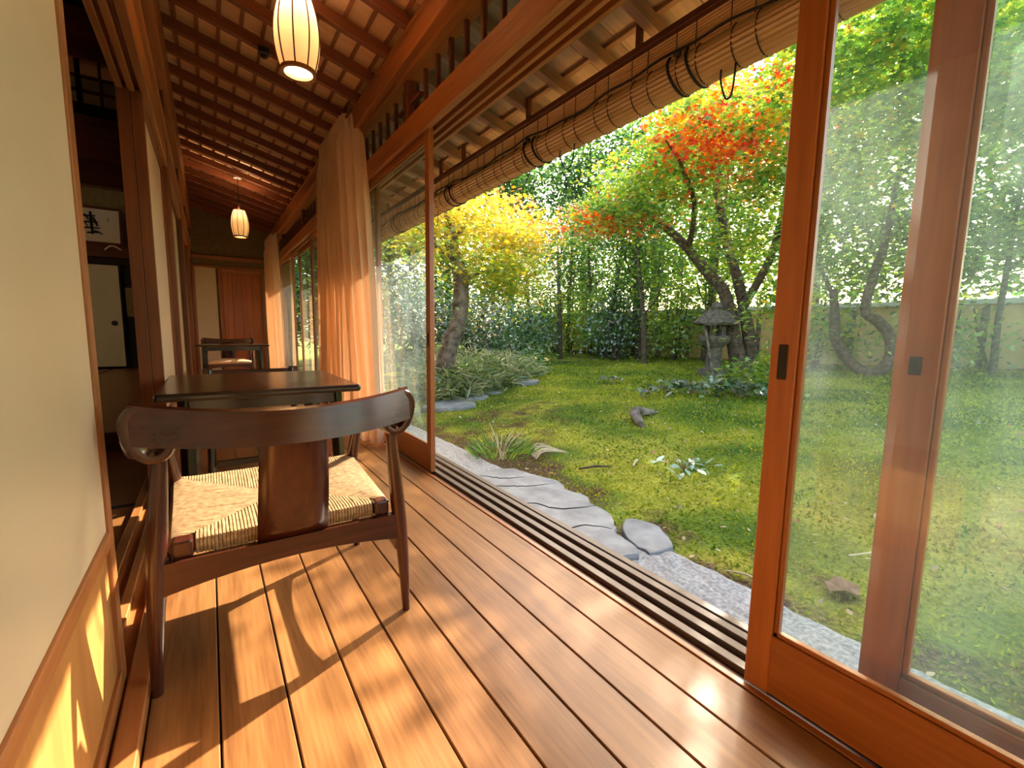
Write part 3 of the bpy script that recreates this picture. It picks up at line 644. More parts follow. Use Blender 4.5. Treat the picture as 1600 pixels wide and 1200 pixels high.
# ---- framed calligraphy over the far beam of the left room
fr = empty('framed_calligraphy', (-1.50, 10.78, 2.35), 0, 'framed ink calligraphy leaning above the picture rail in the left room', 'picture')
fr.rotation_euler = (math.radians(-10), 0, 0)
ps_ = MB().box(-.90, .28, -.008, .008, .03, .62).build('paper_sheet', M['paper'], fr)
for nm, a in (('frame_bar', (-.94, .32, -.02, .02, .62, .665)), ('frame_bar', (-.94, .32, -.02, .02, -.01, .035)), ('frame_bar', (.28, .32, -.02, .02, .035, .62)), ('frame_bar', (-.94, -.90, -.02, .02, .035, .62))):
    MB().box(*a).build(nm, M['darkX'], fr, bevel=.003)
ink = MB(); sx, sz = -.14, .33
for a in [((-.24, .12), (.13, .16), .030), ((-.20, .02), (.17, .05), .028), ((-.13, .24), (-.10, -.20), .034), ((.05, .23), (.07, -.17), .034), ((-.25, -.09), (.20, -.05), .028), ((-.19, -.16), (-.05, -.10), .024), ((-.02, -.15), (.21, -.13), .026), ((-.30, .10), (-.20, .16), .028), ((.09, .13), (.16, -.02), .03), ((-.05, .18), (.02, .08), .026), ((.10, -.10), (.24, -.16), .024), ((-.10, .07), (.0, -.03), .024)]:
    (x0, z0), (x1, z1), wd = a
    ink.tube([(sx+x0*.8, -.010, sz+z0), (sx+(x0+x1)*.4, -.010, sz+(z0+z1)/2+.01), (sx+x1*.8, -.010, sz+z1)], [wd*.5, wd*.62, wd*.35], 6)
ink.build('ink_character', M['black'], ps_)
ink = MB()
for z0 in (.46, .43, .40): ink.box(.11, .15, -.010, -.008, z0, z0+.014)
ink.box(-.64, -.56, -.010, -.008, .11, .17); ink.build('small_seal', M['twig'], ps_)

# ================================================================== GARDEN
def hnoise(x, y):
    return (.5*np.sin(1.3*x+.7*y+.4)*np.sin(.9*y-.6*x+1.1)+.3*np.sin(2.9*x+1.2)*np.sin(2.5*y+.3)+.2*np.sin(5.3*x-2.1*y)*np.sin(4.7*y+1.9*x))
def gz(x, y):
    x = np.asarray(x, float); y = np.asarray(y, float); t = np.clip((x-2.2)/7, 0, 2.0)
    t = np.minimum(t, 1.35)
    return -.27+.062*7*t+.03*np.clip(6-y, 0, 7)*t+.075*np.clip((x-2.3)/1.5, 0, 1)*hnoise(x*.8, y*.8)
def grid_ground():
    xs = np.concatenate([np.linspace(1.38, 6, 110), np.linspace(6.07, 30, 90)]); yv = np.concatenate([np.linspace(-9, -1, 24), np.linspace(-.93, 10, 190), np.linspace(10.2, 34, 50)])
    X, Y = np.meshgrid(xs, yv, indexing='ij'); Z = gz(X, Y)+.012*hnoise(X*6, Y*6)
    n, m = X.shape; v = np.stack([X, Y, Z], -1).reshape(-1, 3)
    i, j = np.meshgrid(np.arange(n-1), np.arange(m-1), indexing='ij'); a = (i*m+j).ravel()
    f = np.stack([a, a+m, a+m+1, a+1], -1)
    me = bpy.data.meshes.new('mossy_ground'); me.vertices.add(len(v)); me.vertices.foreach_set('co', v.ravel().astype('f')); me.loops.add(f.size); me.loops.foreach_set('vertex_index', f.ravel().astype('i'))
    me.polygons.add(len(f)); me.polygons.foreach_set('loop_start', np.arange(0, f.size, 4, dtype='i')); me.update(calc_edges=True); me.polygons.foreach_set('use_smooth', np.ones(len(f), bool))
    bare = (np.clip(1-(X-1.9)/.75, 0, 1)*.42+.28*np.exp(-((X-3.3)**2/1.2+(Y-5.0)**2/1.4))+.22*np.exp(-((X-2.5)**2/.5+(Y-3.4)**2/.5))+.30*np.clip((X-8.6)/1.5, 0, 1)).ravel()
    at = me.attributes.new('bare', 'FLOAT', 'POINT'); at.data.foreach_set('value', bare.astype('f'))
    me.materials.append(M['soil']); o = bpy.data.objects.new('mossy_ground', me); link(o)
    tag(o, 'moss-covered garden ground with patches of bare soil', 'ground', kind='structure'); return o
grid_ground()

# ---- leaves
TPL = {'leaf': np.array([(0, -.5), (.26, -.1), (.16, .3), (0, .5), (-.16, .3), (-.26, -.1)]),
       'rhomb': np.array([(0, -.5), (.28, 0), (0, .5), (-.28, 0)]),
       'maple': np.array([(0, -.45), (.14, -.18), (.48, -.22), (.20, .02), (.40, .34), (.09, .16), (0, .56), (-.09, .16), (-.40, .34), (-.20, .02), (-.48, -.22), (-.14, -.18)]),
       'blade': np.array([(-.035, 0), (.035, 0), (.02, .6), (0, 1.0)])}
def leaf_mesh(name, pos, size, nrm, colr, tpl, mat, parent=None, kind='stuff', axis=None):
    n = len(pos); T = TPL[tpl]; k = len(T)
    nrm = nrm/np.linalg.norm(nrm, axis=1, keepdims=True)
    if axis is None: axis = RNG.normal(size=(n, 3))
    a = axis-nrm*np.sum(axis*nrm, 1, keepdims=True); a /= np.linalg.norm(a, axis=1, keepdims=True)+1e-9; b = np.cross(nrm, a)
    v = pos[:, None, :]+size[:, None, None]*(T[None, :, 0, None]*b[:, None, :]+T[None, :, 1, None]*a[:, None, :]-.22*(T[None, :, 0, None]**2+T[None, :, 1, None]**2)*nrm[:, None, :])
    me = bpy.data.meshes.new(name); me.vertices.add(n*k); me.vertices.foreach_set('co', v.ravel().astype('f')); me.loops.add(n*k); me.loops.foreach_set('vertex_index', np.arange(n*k, dtype='i'))
    me.polygons.add(n); me.polygons.foreach_set('loop_start', np.arange(0, n*k, k, dtype='i')); me.update(calc_edges=True)
    at = me.attributes.new('leaf_colour', 'FLOAT_COLOR', 'FACE'); c4 = np.ones((n, 4), 'f'); c4[:, :3] = np.clip(colr, 0, 1); at.data.foreach_set('color', c4.ravel())
    me.materials.append(mat); o = bpy.data.objects.new(name, me); link(o, parent)
    if kind: o['kind'] = kind
    return o
def pal(cols, n, w=None, jit=.18):
    c = np.array(cols, float); i = RNG.choice(len(c), n, p=w); return c[i]*(1+RNG.normal(0, jit, (n, 1)))
def sprays(blobs, leaf_per, flat=.25, spread=.28):
    """blobs: (cx,cy,cz, rx,ry,rz, number of sprays) -> leaf positions in flat twig sprays, and a spray id"""
    P = []; I = []; k = 0
    for (cx, cy, cz, rx, ry, rz, ns) in blobs:
        d = RNG.normal(size=(ns, 3)); d /= np.linalg.norm(d, axis=1, keepdims=True); r = RNG.random(ns)**.45
        c = np.array((cx, cy, cz))+d*r[:, None]*np.array((rx, ry, rz))
        q = RNG.normal(size=(ns, leaf_per, 3))*np.array((spread, spread, spread*flat)); q[..., 2] -= .35*np.sum(q[..., :2]**2, -1)/spread
        P.append((c[:, None, :]+q).reshape(-1, 3)); I.append(np.repeat(np.arange(k, k+ns), leaf_per)); k += ns
    return np.concatenate(P), np.concatenate(I)
GRN = [(.06, .18, .035), (.11, .26, .05), (.19, .34, .06)]
DRK = [(.025, .075, .030), (.04, .10, .035), (.07, .14, .05)]
YGR = [(.28, .42, .05), (.42, .52, .07), (.20, .36, .05)]
YEL = [(.60, .46, .06), (.66, .54, .10), (.48, .46, .07)]
ORG = [(.80, .24, .04), (.85, .34, .06), (.75, .16, .04)]
RED = [(.72, .07, .05), (.62, .05, .06), (.80, .14, .07)]
def trunk(pts, rad, parent, mat='bark', name='trunk', sides=10, n=22, wob=.0):
    P = smoothpath(pts, n); R = [r[0] for r in smoothpath([(r,) for r in rad], n)]
    if wob: P = [(p[0]+wob*math.sin(i*1.3), p[1]+wob*math.cos(i*1.7), p[2]) for i, p in enumerate(P)]
    return MB().tube(P, R, sides).build(name, M[mat], parent, smooth=True)
def gp(x, y, dz=0): return (x, y, float(gz(x, y))+dz)
def tree(name, label, trunks, blobs, colf, leaf_per=26, size=(.07, .11), tpl='leaf', mat='leaf', flat=.25, spread=.28, up=1.2, group=None, bark='bark', keep=None):
    """trunks: list of (points, radii); first is the trunk, others are branches. colf(pos, spray) -> colours"""
    b = trunks[0][0][0]; t = empty(name, (0, 0, 0), 0, label, 'tree', group)
    for i, (p, r) in enumerate(trunks): trunk(p, r, t, bark, 'trunk' if i == 0 else 'branch')
    P, I = sprays(blobs, leaf_per, flat, spread); n = len(P)
    if keep is not None: k = keep(P); P, I = P[k], I[k]; n = len(P)
    nr = RNG.normal(size=(n, 3))*.55+np.array((0, 0, up)); s = RNG.uniform(*size, n)
    leaf_mesh('foliage', P, s, nr, colf(P, I), tpl, M[mat], t)
    return t
def mixcol(*pals_w, spray=True):
    """colour chosen per twig spray from several palettes"""
    def f(P, I):
        n = len(P); ns = I.max()+1; ch = RNG.choice(len(pals_w), ns, p=np.array([w for _, w in pals_w])/sum(w for _, w in pals_w))[I]
        out = np.zeros((n, 3))
        for k, (pl_, _) in enumerate(pals_w):
            q = ch == k; out[q] = pal(pl_, q.sum())
        return out
    return f

# yellow-orange maple on the left of the garden
def col_left(P, I):
    n = len(P); o = pal(YEL, n); hi = (P[:, 2]+RNG.normal(0, .18, n)+.25*(P[:, 0]-4.4)) > 3.1; o[hi] = pal(ORG+YEL, hi.sum()); lo = (P[:, 2]+RNG.normal(0, .35, n)) < 2.45; o[lo] = pal(YGR+YEL[:1], lo.sum()); return o
tree('maple_tree', 'yellow and orange maple with a pale leaning trunk on the left of the garden',
     [([gp(3.45, 7.3), (3.50, 7.25, .55), (3.70, 7.2, 1.1), (3.74, 7.2, 1.85), (3.56, 7.2, 2.4), (3.50, 7.2, 3.2)], [.20, .165, .15, .135, .12, .06]),
      ([(3.62, 7.2, 2.0), (3.30, 7.1, 2.25), (3.05, 7.0, 2.6)], [.06, .045, .02]), ([(3.56, 7.2, 2.35), (3.9, 7.15, 2.9), (4.4, 7.2, 3.3)], [.055, .04, .015]), ([(3.74, 7.2, 1.8), (4.2, 7.0, 2.0), (4.7, 6.9, 2.05)], [.035, .025, .01])],
     [(3.6, 7.2, 3.1, 1.2, 1.0, .55, 100), (4.5, 7.3, 2.95, 1.2, 1.0, .45, 95), (4.3, 6.9, 2.1, .8, .7, .35, 55), (3.1, 7.2, 2.5, .8, .8, .5, 60), (4.9, 7.5, 2.35, .8, .7, .45, 60), (4.7, 7.0, 1.75, .6, .5, .2, 22), (5.3, 7.6, 3.0, .7, .7, .3, 40)],
     col_left, 22, (.075, .12), 'maple', flat=.16, spread=.28, bark='barkL')

# big red-green maple over the lantern, on the right
def col_red(P, I):
    n = len(P); ns = I.max()+1; ch = RNG.random(ns)[I]; o = pal(GRN+YGR, n)
    q = hnoise(P[:, 1]*1.5+P[:, 0]*.7, P[:, 2]*2.2)+.25*hnoise(P[:, 1]*4, P[:, 2]*5)+RNG.normal(0, .07, n)
    hot = np.exp(-(((P[:, 1]-4.3)/1.6)**2+((P[:, 2]-4.2)/.9)**2)); q = np.where((P[:, 2] < 2.6) | (P[:, 1] < 2.9), q*.5-.1, q+.40*hot)
    c = (ch > .72); o[c] = pal(YGR+YEL[:1], c.sum()); b = q > .38; o[b] = pal(ORG+YEL, b.sum()); a = q > .52; o[a] = pal(RED+ORG, a.sum()); return o
tree('maple_tree', 'spreading maple with red and green leaves and dark crooked limbs above the stone lantern',
     [([gp(8.9, 4.9), (8.85, 5.05, .75), (8.8, 5.3, 1.75), (8.6, 5.6, 2.2), (8.1, 5.95, 2.85), (7.5, 6.3, 3.35), (6.9, 6.5, 3.8)], [.20, .15, .12, .11, .085, .06, .03]),
      ([gp(9.1, 4.75), (9.1, 4.95, 1.1), (8.9, 5.1, 2.0), (8.8, 5.35, 2.8), (8.5, 5.5, 4.1), (8.2, 5.4, 5.0)], [.16, .12, .10, .085, .06, .03]),
      ([(8.85, 5.15, 1.1), (8.9, 4.5, 2.4), (8.3, 4.0, 3.6), (7.4, 3.5, 4.4)], [.09, .07, .05, .02]), ([(8.3, 5.85, 2.65), (7.6, 5.3, 3.3), (6.6, 4.9, 3.7), (5.8, 4.6, 3.8)], [.06, .045, .03, .012]),
      ([(7.5, 6.3, 3.35), (6.8, 6.6, 3.4), (6.0, 6.9, 3.45)], [.03, .02, .008]), ([(7.0, 6.4, 3.75), (6.8, 6.2, 4.3), (6.75, 6.1, 4.8)], [.02, .015, .008]), ([(8.3, 4.0, 3.6), (7.2, 2.8, 4.2), (6.2, 1.8, 4.5)], [.045, .03, .012])],
     [(6.7, 4.2, 4.25, 1.0, 1.3, .55, 130), (7.0, 5.6, 3.9, 1.2, 1.2, .5, 130), (6.4, 6.2, 3.25, 1.0, .9, .30, 90), (7.2, 3.4, 3.3, .9, 1.0, .5, 90), (6.6, 2.2, 4.3, 1.3, 1.3, .7, 210), (7.4, 1.3, 3.6, 1.2, 1.2, .6, 150), (7.6, 5.0, 4.9, 1.2, 1.4, .5, 60), (7.8, .2, 4.4, 1.2, 1.2, 1.0, 130), (7.3, 4.3, 2.55, .6, .7, .22, 24), (7.0, 3.35, 1.55, .45, .35, .28, 18), (6.9, 3.55, .42, .45, .4, .26, 26)],
     col_red, 34, (.07, .115), 'maple', flat=.16, spread=.26, up=1.4)

# crooked tree with a looping trunk, seen through the near glass
tree('crooked_tree', 'tree with a looped U-shaped trunk seen through the near glass door',
     [([(9.2, 3.52, 1.75), (9.2, 3.46, 1.32), (9.2, 3.42, .95), (9.2, 3.22, .55), (9.2, 2.95, .34), gp(9.2, 2.78, .02)], [.05, .075, .09, .09, .09, .11]),
      ([gp(9.2, 2.8, .0), (9.2, 2.62, .55), (9.2, 2.64, .92), (9.2, 2.82, 1.18), (9.2, 3.02, 1.36), (9.25, 2.98, 1.9), (9.3, 2.88, 2.5), (9.3, 2.80, 3.6)], [.10, .09, .085, .085, .075, .07, .055, .03]),
      ([(9.2, 3.5, 1.6), (9.1, 3.7, 2.1), (9.0, 3.9, 2.6)], [.04, .03, .015])],
     [(9.2, 2.9, 3.4, .9, 1.0, 1.0, 110), (9.0, 3.7, 2.4, .7, .6, .7, 60), (9.4, 2.2, 2.5, .8, .6, .6, 60), (9.6, 2.6, 1.9, .5, .7, .35, 26)], mixcol((GRN, 3), (DRK, 2), (YGR, 2)), 26, (.06, .10), 'leaf', spread=.26, bark='bark')
tree('young_tree', 'thin young tree by the earth wall at the right edge of view',
     [([gp(9.9, 1.55), (9.9, 1.57, 1.2), (9.9, 1.55, 2.1), (9.85, 1.5, 4.2)], [.05, .04, .035, .015]), ([(9.9, 1.56, 1.9), (9.6, 1.3, 2.1), (9.3, 1.0, 1.85)], [.022, .018, .01]), ([gp(9.9, 1.58), (9.95, 1.75, .9), (9.9, 1.85, 1.4)], [.03, .02, .01])],
     [(9.7, 1.4, 3.3, .9, 1.0, 1.2, 130), (9.4, 1.0, 2.2, .7, .7, .5, 50), (9.5, .2, 3.0, .9, .8, .9, 80)], mixcol((GRN, 3), (YGR, 2)), 26, (.06, .10), 'leaf')

# slender trunks in front of the far hedge
GS = 'slender trees in front of the far wall'
sl = [(8.9, 7.35, 4.2, 'slender tree leaning left just left of the stone lantern'), (9.6, 8.1, 4.8, 'slender upright tree left of the leaning one'), (9.3, 9.0, 4.4, 'slender tree in the middle of the garden backdrop'), (9.9, 10.3, 5.0, 'tall slender tree left of the garden middle'), (8.6, 10.2, 4.0, 'slender tree standing in the dark shrubs'), (9.0, 12.2, 4.4, 'slender tree behind the left end of the moss'), (10.2, 6.6, 4.6, 'slender tree directly behind the stone lantern'), (10.3, 8.9, 5.2, 'slender straight tree nearest the far wall'), (10.1, 11.6, 5.0, 'slender pale tree far back on the left'), (8.2, 13.4, 4.6, 'slender tree behind the yellow maple')]
for i, (x, y, h, lab) in enumerate(sl):
    rg = random.Random(i+20); lx, ly = rg.uniform(-.3, .3), rg.uniform(.1, 1.0) if i == 0 else rg.uniform(-.5, .6); z0 = float(gz(x, y))
    tk = [([(x, y, z0), (x+lx*.2, y+ly*.2, z0+h*.28), (x+lx*.5, y+ly*.6, z0+h*.6), (x+lx, y+ly, z0+h)], [.075, .06, .045, .015])]
    for q in range(4):
        t = .28+.14*q; a = rg.uniform(0, 6.28); tk.append(([(x+lx*t*.8, y+ly*t*.9, z0+h*t), (x+lx*t+.3*math.cos(a), y+ly*t+.35*math.sin(a), z0+h*t+.35), (x+lx*t+.5*math.cos(a), y+ly*t+.6*math.sin(a), z0+h*t+.9)], [.028, .02, .008]))
    tree('slender_tree', lab, tk, [(x+lx*.8, y+ly*.8, z0+h*.80, .9, .95, h*.24, 95), (x+lx*.3, y+ly*.4, z0+h*.45, .6, .6, h*.12, 24)], mixcol((GRN, 3), (DRK, 2 if i % 2 else 1), (YGR, 3 if i % 2 == 0 else 1)), 24, (.07, .12), 'leaf', spread=.3, group=GS)
# thin bamboo-like stems (leaf-bare), each its own
GB = 'thin bare saplings before the far wall'
ORD = ['first', 'second', 'third', 'fourth', 'fifth', 'sixth', 'seventh', 'eighth', 'ninth', 'tenth']
for i in range(10):
    rg = random.Random(i+90); x = 10.35; y = 6.75+i*.72+rg.uniform(-.12, .12); h = rg.uniform(2.8, 4.4); z0 = float(gz(x, y))
    t = empty('sapling', (0, 0, 0), 0, ORD[i]+' thin bare sapling by the far wall, counting left from the stone lantern', 'tree', GB)
    l1 = rg.uniform(-.35, .35); trunk([(x, y, z0), (x, y+l1*.3, z0+h*.4), (x, y+l1, z0+h)], [.032, .026, .012], t, 'barkL', 'stem', 6, 10)
    for q in range(2):
        tt = rg.uniform(.4, .8); trunk([(x, y+l1*tt*.8, z0+h*tt), (x+rg.uniform(-.2, .2), y+l1*tt+rg.uniform(-.5, .5), z0+h*tt+.6)], [.016, .006], t, 'barkL', 'twig', 5, 4)

# backdrop trees beyond the wall
GT = 'tall trees beyond the far wall'
bt = [(13.2, 3.0, 8.8, 0, 'tall bright tree beyond the wall at the right'), (13.6, 5.6, 8.6, 1, 'tall yellow-green tree beyond the wall above the lantern'), (13.2, 8.3, 8.6, 1, 'yellow-green tree beyond the wall left of the lantern'), (14.0, 11.2, 9.4, 0, 'green tree beyond the wall in the middle'), (13.0, 14.0, 9.0, 2, 'dark evergreen beyond the wall left of the middle'), (11.0, 16.4, 9.0, 2, 'dark evergreen behind the far left corner'), (8.6, 17.6, 8.4, 0, 'green tree far behind the yellow maple'), (13.4, .4, 9.2, 2, 'dark tall tree beyond the wall behind the near glass'), (13.2, -2.4, 8.8, 0, 'green tree beyond the wall at the far right'), (6.0, 17.5, 7.0, 2, 'dark tree behind the left end of the garden'), (3.0, 14.6, 6.4, 2, 'dark evergreen seen through the far glass doors'), (2.4, 18.6, 7.4, 2, 'farthest dark tree beyond the glass doors')]
for i, (x, y, h, kd, lab) in enumerate(bt):
    rg = random.Random(i+50); z0 = float(gz(x, y)); tk = [([(x, y, z0), (x, y+.1, z0+h*.4), (x+.1, y, z0+h*.9)], [.16, .12, .03])]
    for q in range(4):
        a = rg.uniform(0, 6.28); t = .25+.13*q; tk.append(([(x, y, z0+h*t), (x+.8*math.cos(a), y+.8*math.sin(a), z0+h*t+.6), (x+1.4*math.cos(a), y+1.4*math.sin(a), z0+h*t+1.2)], [.06, .04, .015]))
    cf = [mixcol((GRN, 3), (YGR, 2), (DRK, 2)), mixcol((YGR, 4), (GRN, 2.5), (YEL, .5)), mixcol((DRK, 4), (GRN, 3), (YGR, .7))][kd]
    tree('backdrop_tree', lab, tk, [(x, y, z0+h*.74, 1.7, 2.1, h*.27, 250), (x-.2, y, z0+h*.34, 1.5, 2.0, h*.22, 150)], cf, 26, (.15, .24), 'leaf', spread=.40, flat=.5, group=GT)
# dark evergreen shrubs along the back
GH = 'evergreen shrubs at the back of the garden'
hs = [(5.2, 9.6, 1.9, 1.3, 2, 'large dark evergreen shrub behind the pale grass'), (4.2, 10.2, 2.3, 1.4, 2, 'dark evergreen shrub behind the yellow maple trunk'), (6.7, 10.4, 1.7, 1.2, 0, 'green shrub at the left end of the moss'), (7.6, 10.8, 1.8, 1.0, 2, 'dark round shrub in the middle distance'), (9.2, 8.6, 1.9, .8, 2, 'dark shrub around the middle trunks'), (9.9, 4.0, 1.5, .8, 1, 'bright yellow-green shrub right of the lantern'), (10.0, 7.3, 2.0, .9, 1, 'bright yellow-green shrub left of the lantern'), (10.0, 9.9, 2.1, 1.1, 1, 'yellow-green shrub before the far wall'), (9.6, 11.8, 2.0, 1.2, 1, 'sunlit shrub at the far left of the wall'), (10.4, .3, .9, 1.0, 2, 'low dark shrub by the wall behind the near glass'), (6.0, 8.6, .75, .7, 0, 'low green shrub beside the pale grass'), (10.0, 2.2, 1.3, .7, 1, 'yellow-green shrub behind the looped trunk'), (9.9, -1.0, 1.5, .9, 0, 'green shrub by the wall at the far right')]
for x, y, h, r, kd, lab in hs:
    z0 = float(gz(x, y)); t = empty('shrub', (0, 0, 0), 0, lab, 'shrub', GH)
    for q in range(4): trunk([(x+.06*q-.1, y, z0-.02), (x+.2*math.cos(q*1.9), y+.2*math.sin(q*1.9), z0+h*.5), (x+.4*r*math.cos(q*1.9), y+.4*r*math.sin(q*1.9), z0+h*.9)], [.03, .022, .008], t, 'bark', 'stem', 6, 8)
    P, I = sprays([(x, y, z0+h*.55, r, r, h*.48, int(60*r*max(h, .8)))], 26, .5, .24); kp = (P[:, 2] > z0+.03) & (P[:, 0] < 10.86); P = P[kp]; I = I[kp]
    leaf_mesh('foliage', P, RNG.uniform(.07, .12, len(P)), RNG.normal(size=(len(P), 3))*.8+np.array((-.3, -.1, .7)), [mixcol((GRN, 3), (DRK, 1)), mixcol((YGR, 4), (GRN, 1), (YEL, .6)), mixcol((DRK, 4), (GRN, 1))][kd](P, I), 'leaf', M['leaf_dark' if kd == 2 else 'leaf'], t)

# ---- earth wall with a pale cap
ew = tag(empty('wall_garden'), 'ochre earth garden wall with a pale cap', 'wall', kind='structure')
box('wall_body', (11.0, 11.25), (-9, 16), (-.3, 1.50), M['earthwall'], ew, .005)
box('wall_cap', (10.90, 11.35), (-9, 16), (1.50, 1.60), M['tile'], ew, .02)
for k in range(26): box('wall_post', (10.97, 11.02), (-8.6+k*.95, -8.5+k*.95), (0, 1.50), M['barkL'], ew, .004)

# ---- stone lantern
LX, LY = 8.47, 5.25; lz = float(gz(LX, LY)); sl_ = empty('stone_lantern', (LX, LY, lz), .3, 'weathered stone garden lantern with a wide roof under the maple', 'lantern')
def rough(o, amt, seed):
    me = o.data; rg = np.random.default_rng(seed); co = np.zeros(len(me.vertices)*3, 'f'); me.vertices.foreach_get('co', co); co += rg.normal(0, amt, co.shape).astype('f'); me.vertices.foreach_set('co', co); me.update()
rough(MB().lathe([(.0, -.05), (.30, -.05), (.28, .10), (.17, .14), (.155, .18), (.0, .18)], 14).build('base_stone', M['lantern_stone'], sl_, True), .006, 1)
rough(MB().lathe([(.0, .16), (.155, .16), (.135, .36), (.15, .58), (.0, .58)], 14).build('shaft', M['lantern_stone'], sl_, True), .005, 2)
rough(MB().lathe([(.0, .56), (.17, .56), (.29, .66), (.31, .74), (.29, .78), (.0, .78)], 14).build('platform', M['lantern_stone'], sl_, True), .006, 3)
for k in range(6):
    a = 2*PI*k/6; MB().tube([(.175*math.cos(a), .175*math.sin(a), .77), (.175*math.cos(a), .175*math.sin(a), 1.03)], .036, 4).build('window_post', M['lantern_stone'], sl_, bevel=.004)
rough(MB().lathe([(.0, 1.02), (.22, 1.02), (.40, 1.00), (.43, 1.035), (.36, 1.11), (.26, 1.20), (.15, 1.28), (.09, 1.30), (.0, 1.31)], 18).build('roof', M['lantern_stone'], sl_, False), .014, 4)
rough(MB().lathe([(.0, 1.29), (.10, 1.30), (.115, 1.36), (.07, 1.43), (.0, 1.46)], 10).build('finial', M['lantern_stone'], sl_, True), .004, 5)
st = empty('prop_pole', (0, 0, 0), 0, 'thin leaning pole standing in front of the stone lantern', 'pole')
trunk([gp(8.1, 5.0), (8.1, 5.12, .6), (8.15, 5.30, 1.18)], [.022, .022, .018], st, 'barkL', 'pole', 6, 6)

# ---- kerb stones along the veranda
def slab(name, label, outline, z0, z1, mat, cat='stone', seed=0, group=None, amp=.006):
    n = len(outline); rg = random.Random(seed); P = smoothpath(list(outline)+[outline[0]], n*4)[:-1]; cx = sum(p[0] for p in P)/len(P); cy = sum(p[1] for p in P)/len(P)
    P = [(p[0]+rg.uniform(-1, 1)*amp*1.6, p[1]+rg.uniform(-1, 1)*amp*1.6) for p in P]
    rings = [(1.0, z0), (1.0, z1-.02), (.985, z1-.004), (.95, z1)]
    mb = MB(); m = len(P); v = []
    for q, z in rings: v += [(cx+(p[0]-cx)*q, cy+(p[1]-cy)*q, z+(rg.uniform(-1, 1)*amp*.3 if z == z1 else 0)) for p in P]
    k = len(rings)
    f = [(i*m+j, i*m+(j+1) % m, (i+1)*m+(j+1) % m, (i+1)*m+j) for i in range(k-1) for j in range(m)]+[tuple((k-1)*m+j for j in range(m))]
    o = mb.add(v, f).build(name, M[mat], None, smooth=False); return tag(o, label, cat, group)
def strip(y0, y1, x0, x1, n, seed, j=.03):
    rg = random.Random(seed); a = [(x0, y0+(y1-y0)*i/n) for i in range(n+1)]; b = [(x1+rg.uniform(-j, j), y1-(y1-y0)*i/n) for i in range(n+1)]; return a, b
def kerb(name, label, y0, y1, x0, x1, zt, mat, seed, jit):
    rg = np.random.default_rng(seed); ny, nx = 60, 14; V = []
    yv = np.linspace(y0, y1, ny)
    prof = x1+jit*np.cumsum(rg.normal(0, .22, ny)); prof -= np.linspace(0, prof[-1]-x1, ny)
    rows = []
    for i in range(ny):
        r = [(x0, yv[i], -.45)]+[(x0+(prof[i]-x0)*k/nx, yv[i], zt+rg.normal(0, .0035)-(.012 if k in (0, nx) else 0)) for k in range(nx+1)]+[(prof[i]+.01, yv[i], -.45)]
        rows.append(r)
    o = MB().grid(rows).build(name, M[mat], None); return tag(o, label, 'stone')
kerb('granite_kerb', 'speckled granite kerb strip along the near part of the veranda', -2.0, 1.52, 1.45, 2.02, -.215, 'granite', 1, .012)
kerb('granite_kerb', 'pale granite kerb strip running past the open glass door', 2.98, 9.8, 1.45, 2.03, -.215, 'granite', 2, .02)
slab('flagstone', 'large blue-grey cracked flagstone in the kerb by the open gap', [(1.48, 1.46), (1.66, 1.47), (1.80, 1.45), (1.84, 1.58), (1.86, 1.66), (1.97, 1.80), (2.04, 1.90), (2.05, 2.08), (2.12, 2.20), (2.09, 2.38), (2.15, 2.55), (2.08, 2.80), (2.02, 3.0), (1.75, 3.05), (1.48, 3.02), (1.47, 2.2)], -.40, -.182, 'slate', seed=3)
slab('flagstone', 'small broken slate piece beside the large flagstone', [(1.86, 1.44), (2.02, 1.42), (2.17, 1.62), (2.11, 1.80), (1.98, 1.74), (1.88, 1.60)], -.40, -.198, 'slate', seed=4)
fs = [o for o in bpy.data.objects if o.name.startswith('flagstone')][0]
for pts in ([(1.56, 2.35), (1.72, 2.28), (1.80, 2.12), (1.95, 2.05), (2.06, 2.02)], [(1.62, 2.72), (1.78, 2.62), (1.9, 2.55), (2.10, 2.50)], [(1.52, 1.95), (1.66, 1.86), (1.78, 1.84), (1.88, 1.72)], [(1.70, 2.95), (1.82, 2.80), (1.98, 2.74)], [(1.55, 2.10), (1.62, 1.98), (1.60, 1.80)]):
    MB().tube([(p[0]+random.uniform(-.012, .012), p[1], -.1825) for p in smoothpath(pts, 14)], [.002+.0035*math.sin(PI*k/14) for k in range(15)], 5).build('crack', M['void'], fs)
for i, (x, y, r, lab) in enumerate(((3.0, 6.1, .42, 'flat slate stepping stone beside the open door edge'), (3.55, 6.5, .32, 'middle flat stepping stone below the pale grass'), (4.2, 6.95, .34, 'bluish stepping stone with a dark pebble below the pale grass'), (5.15, 7.1, .34, 'pale stepping stone half sunk in the moss'))):
    rg = random.Random(i+5); z = float(gz(x, y)); ol = [(x+r*rg.uniform(.75, 1.15)*math.cos(a), y+r*.8*rg.uniform(.75, 1.1)*math.sin(a)) for a in [2*PI*k/8 for k in range(8)]]
    slab('stepping_stone', lab, ol, z-.12, z+.05, 'slate', seed=i+9, group='stepping stones in the garden')
    if i == 2:
        o = MB().lathe([(.0, .0), (.055, .0), (.06, .03), (.035, .055), (.0, .06)], 12, (x+.02, y-.05, z+.05)).build('pebble', M['lantern_stone'], None, True); tag(o, 'small dark pebble on the bluish stepping stone', 'stone')

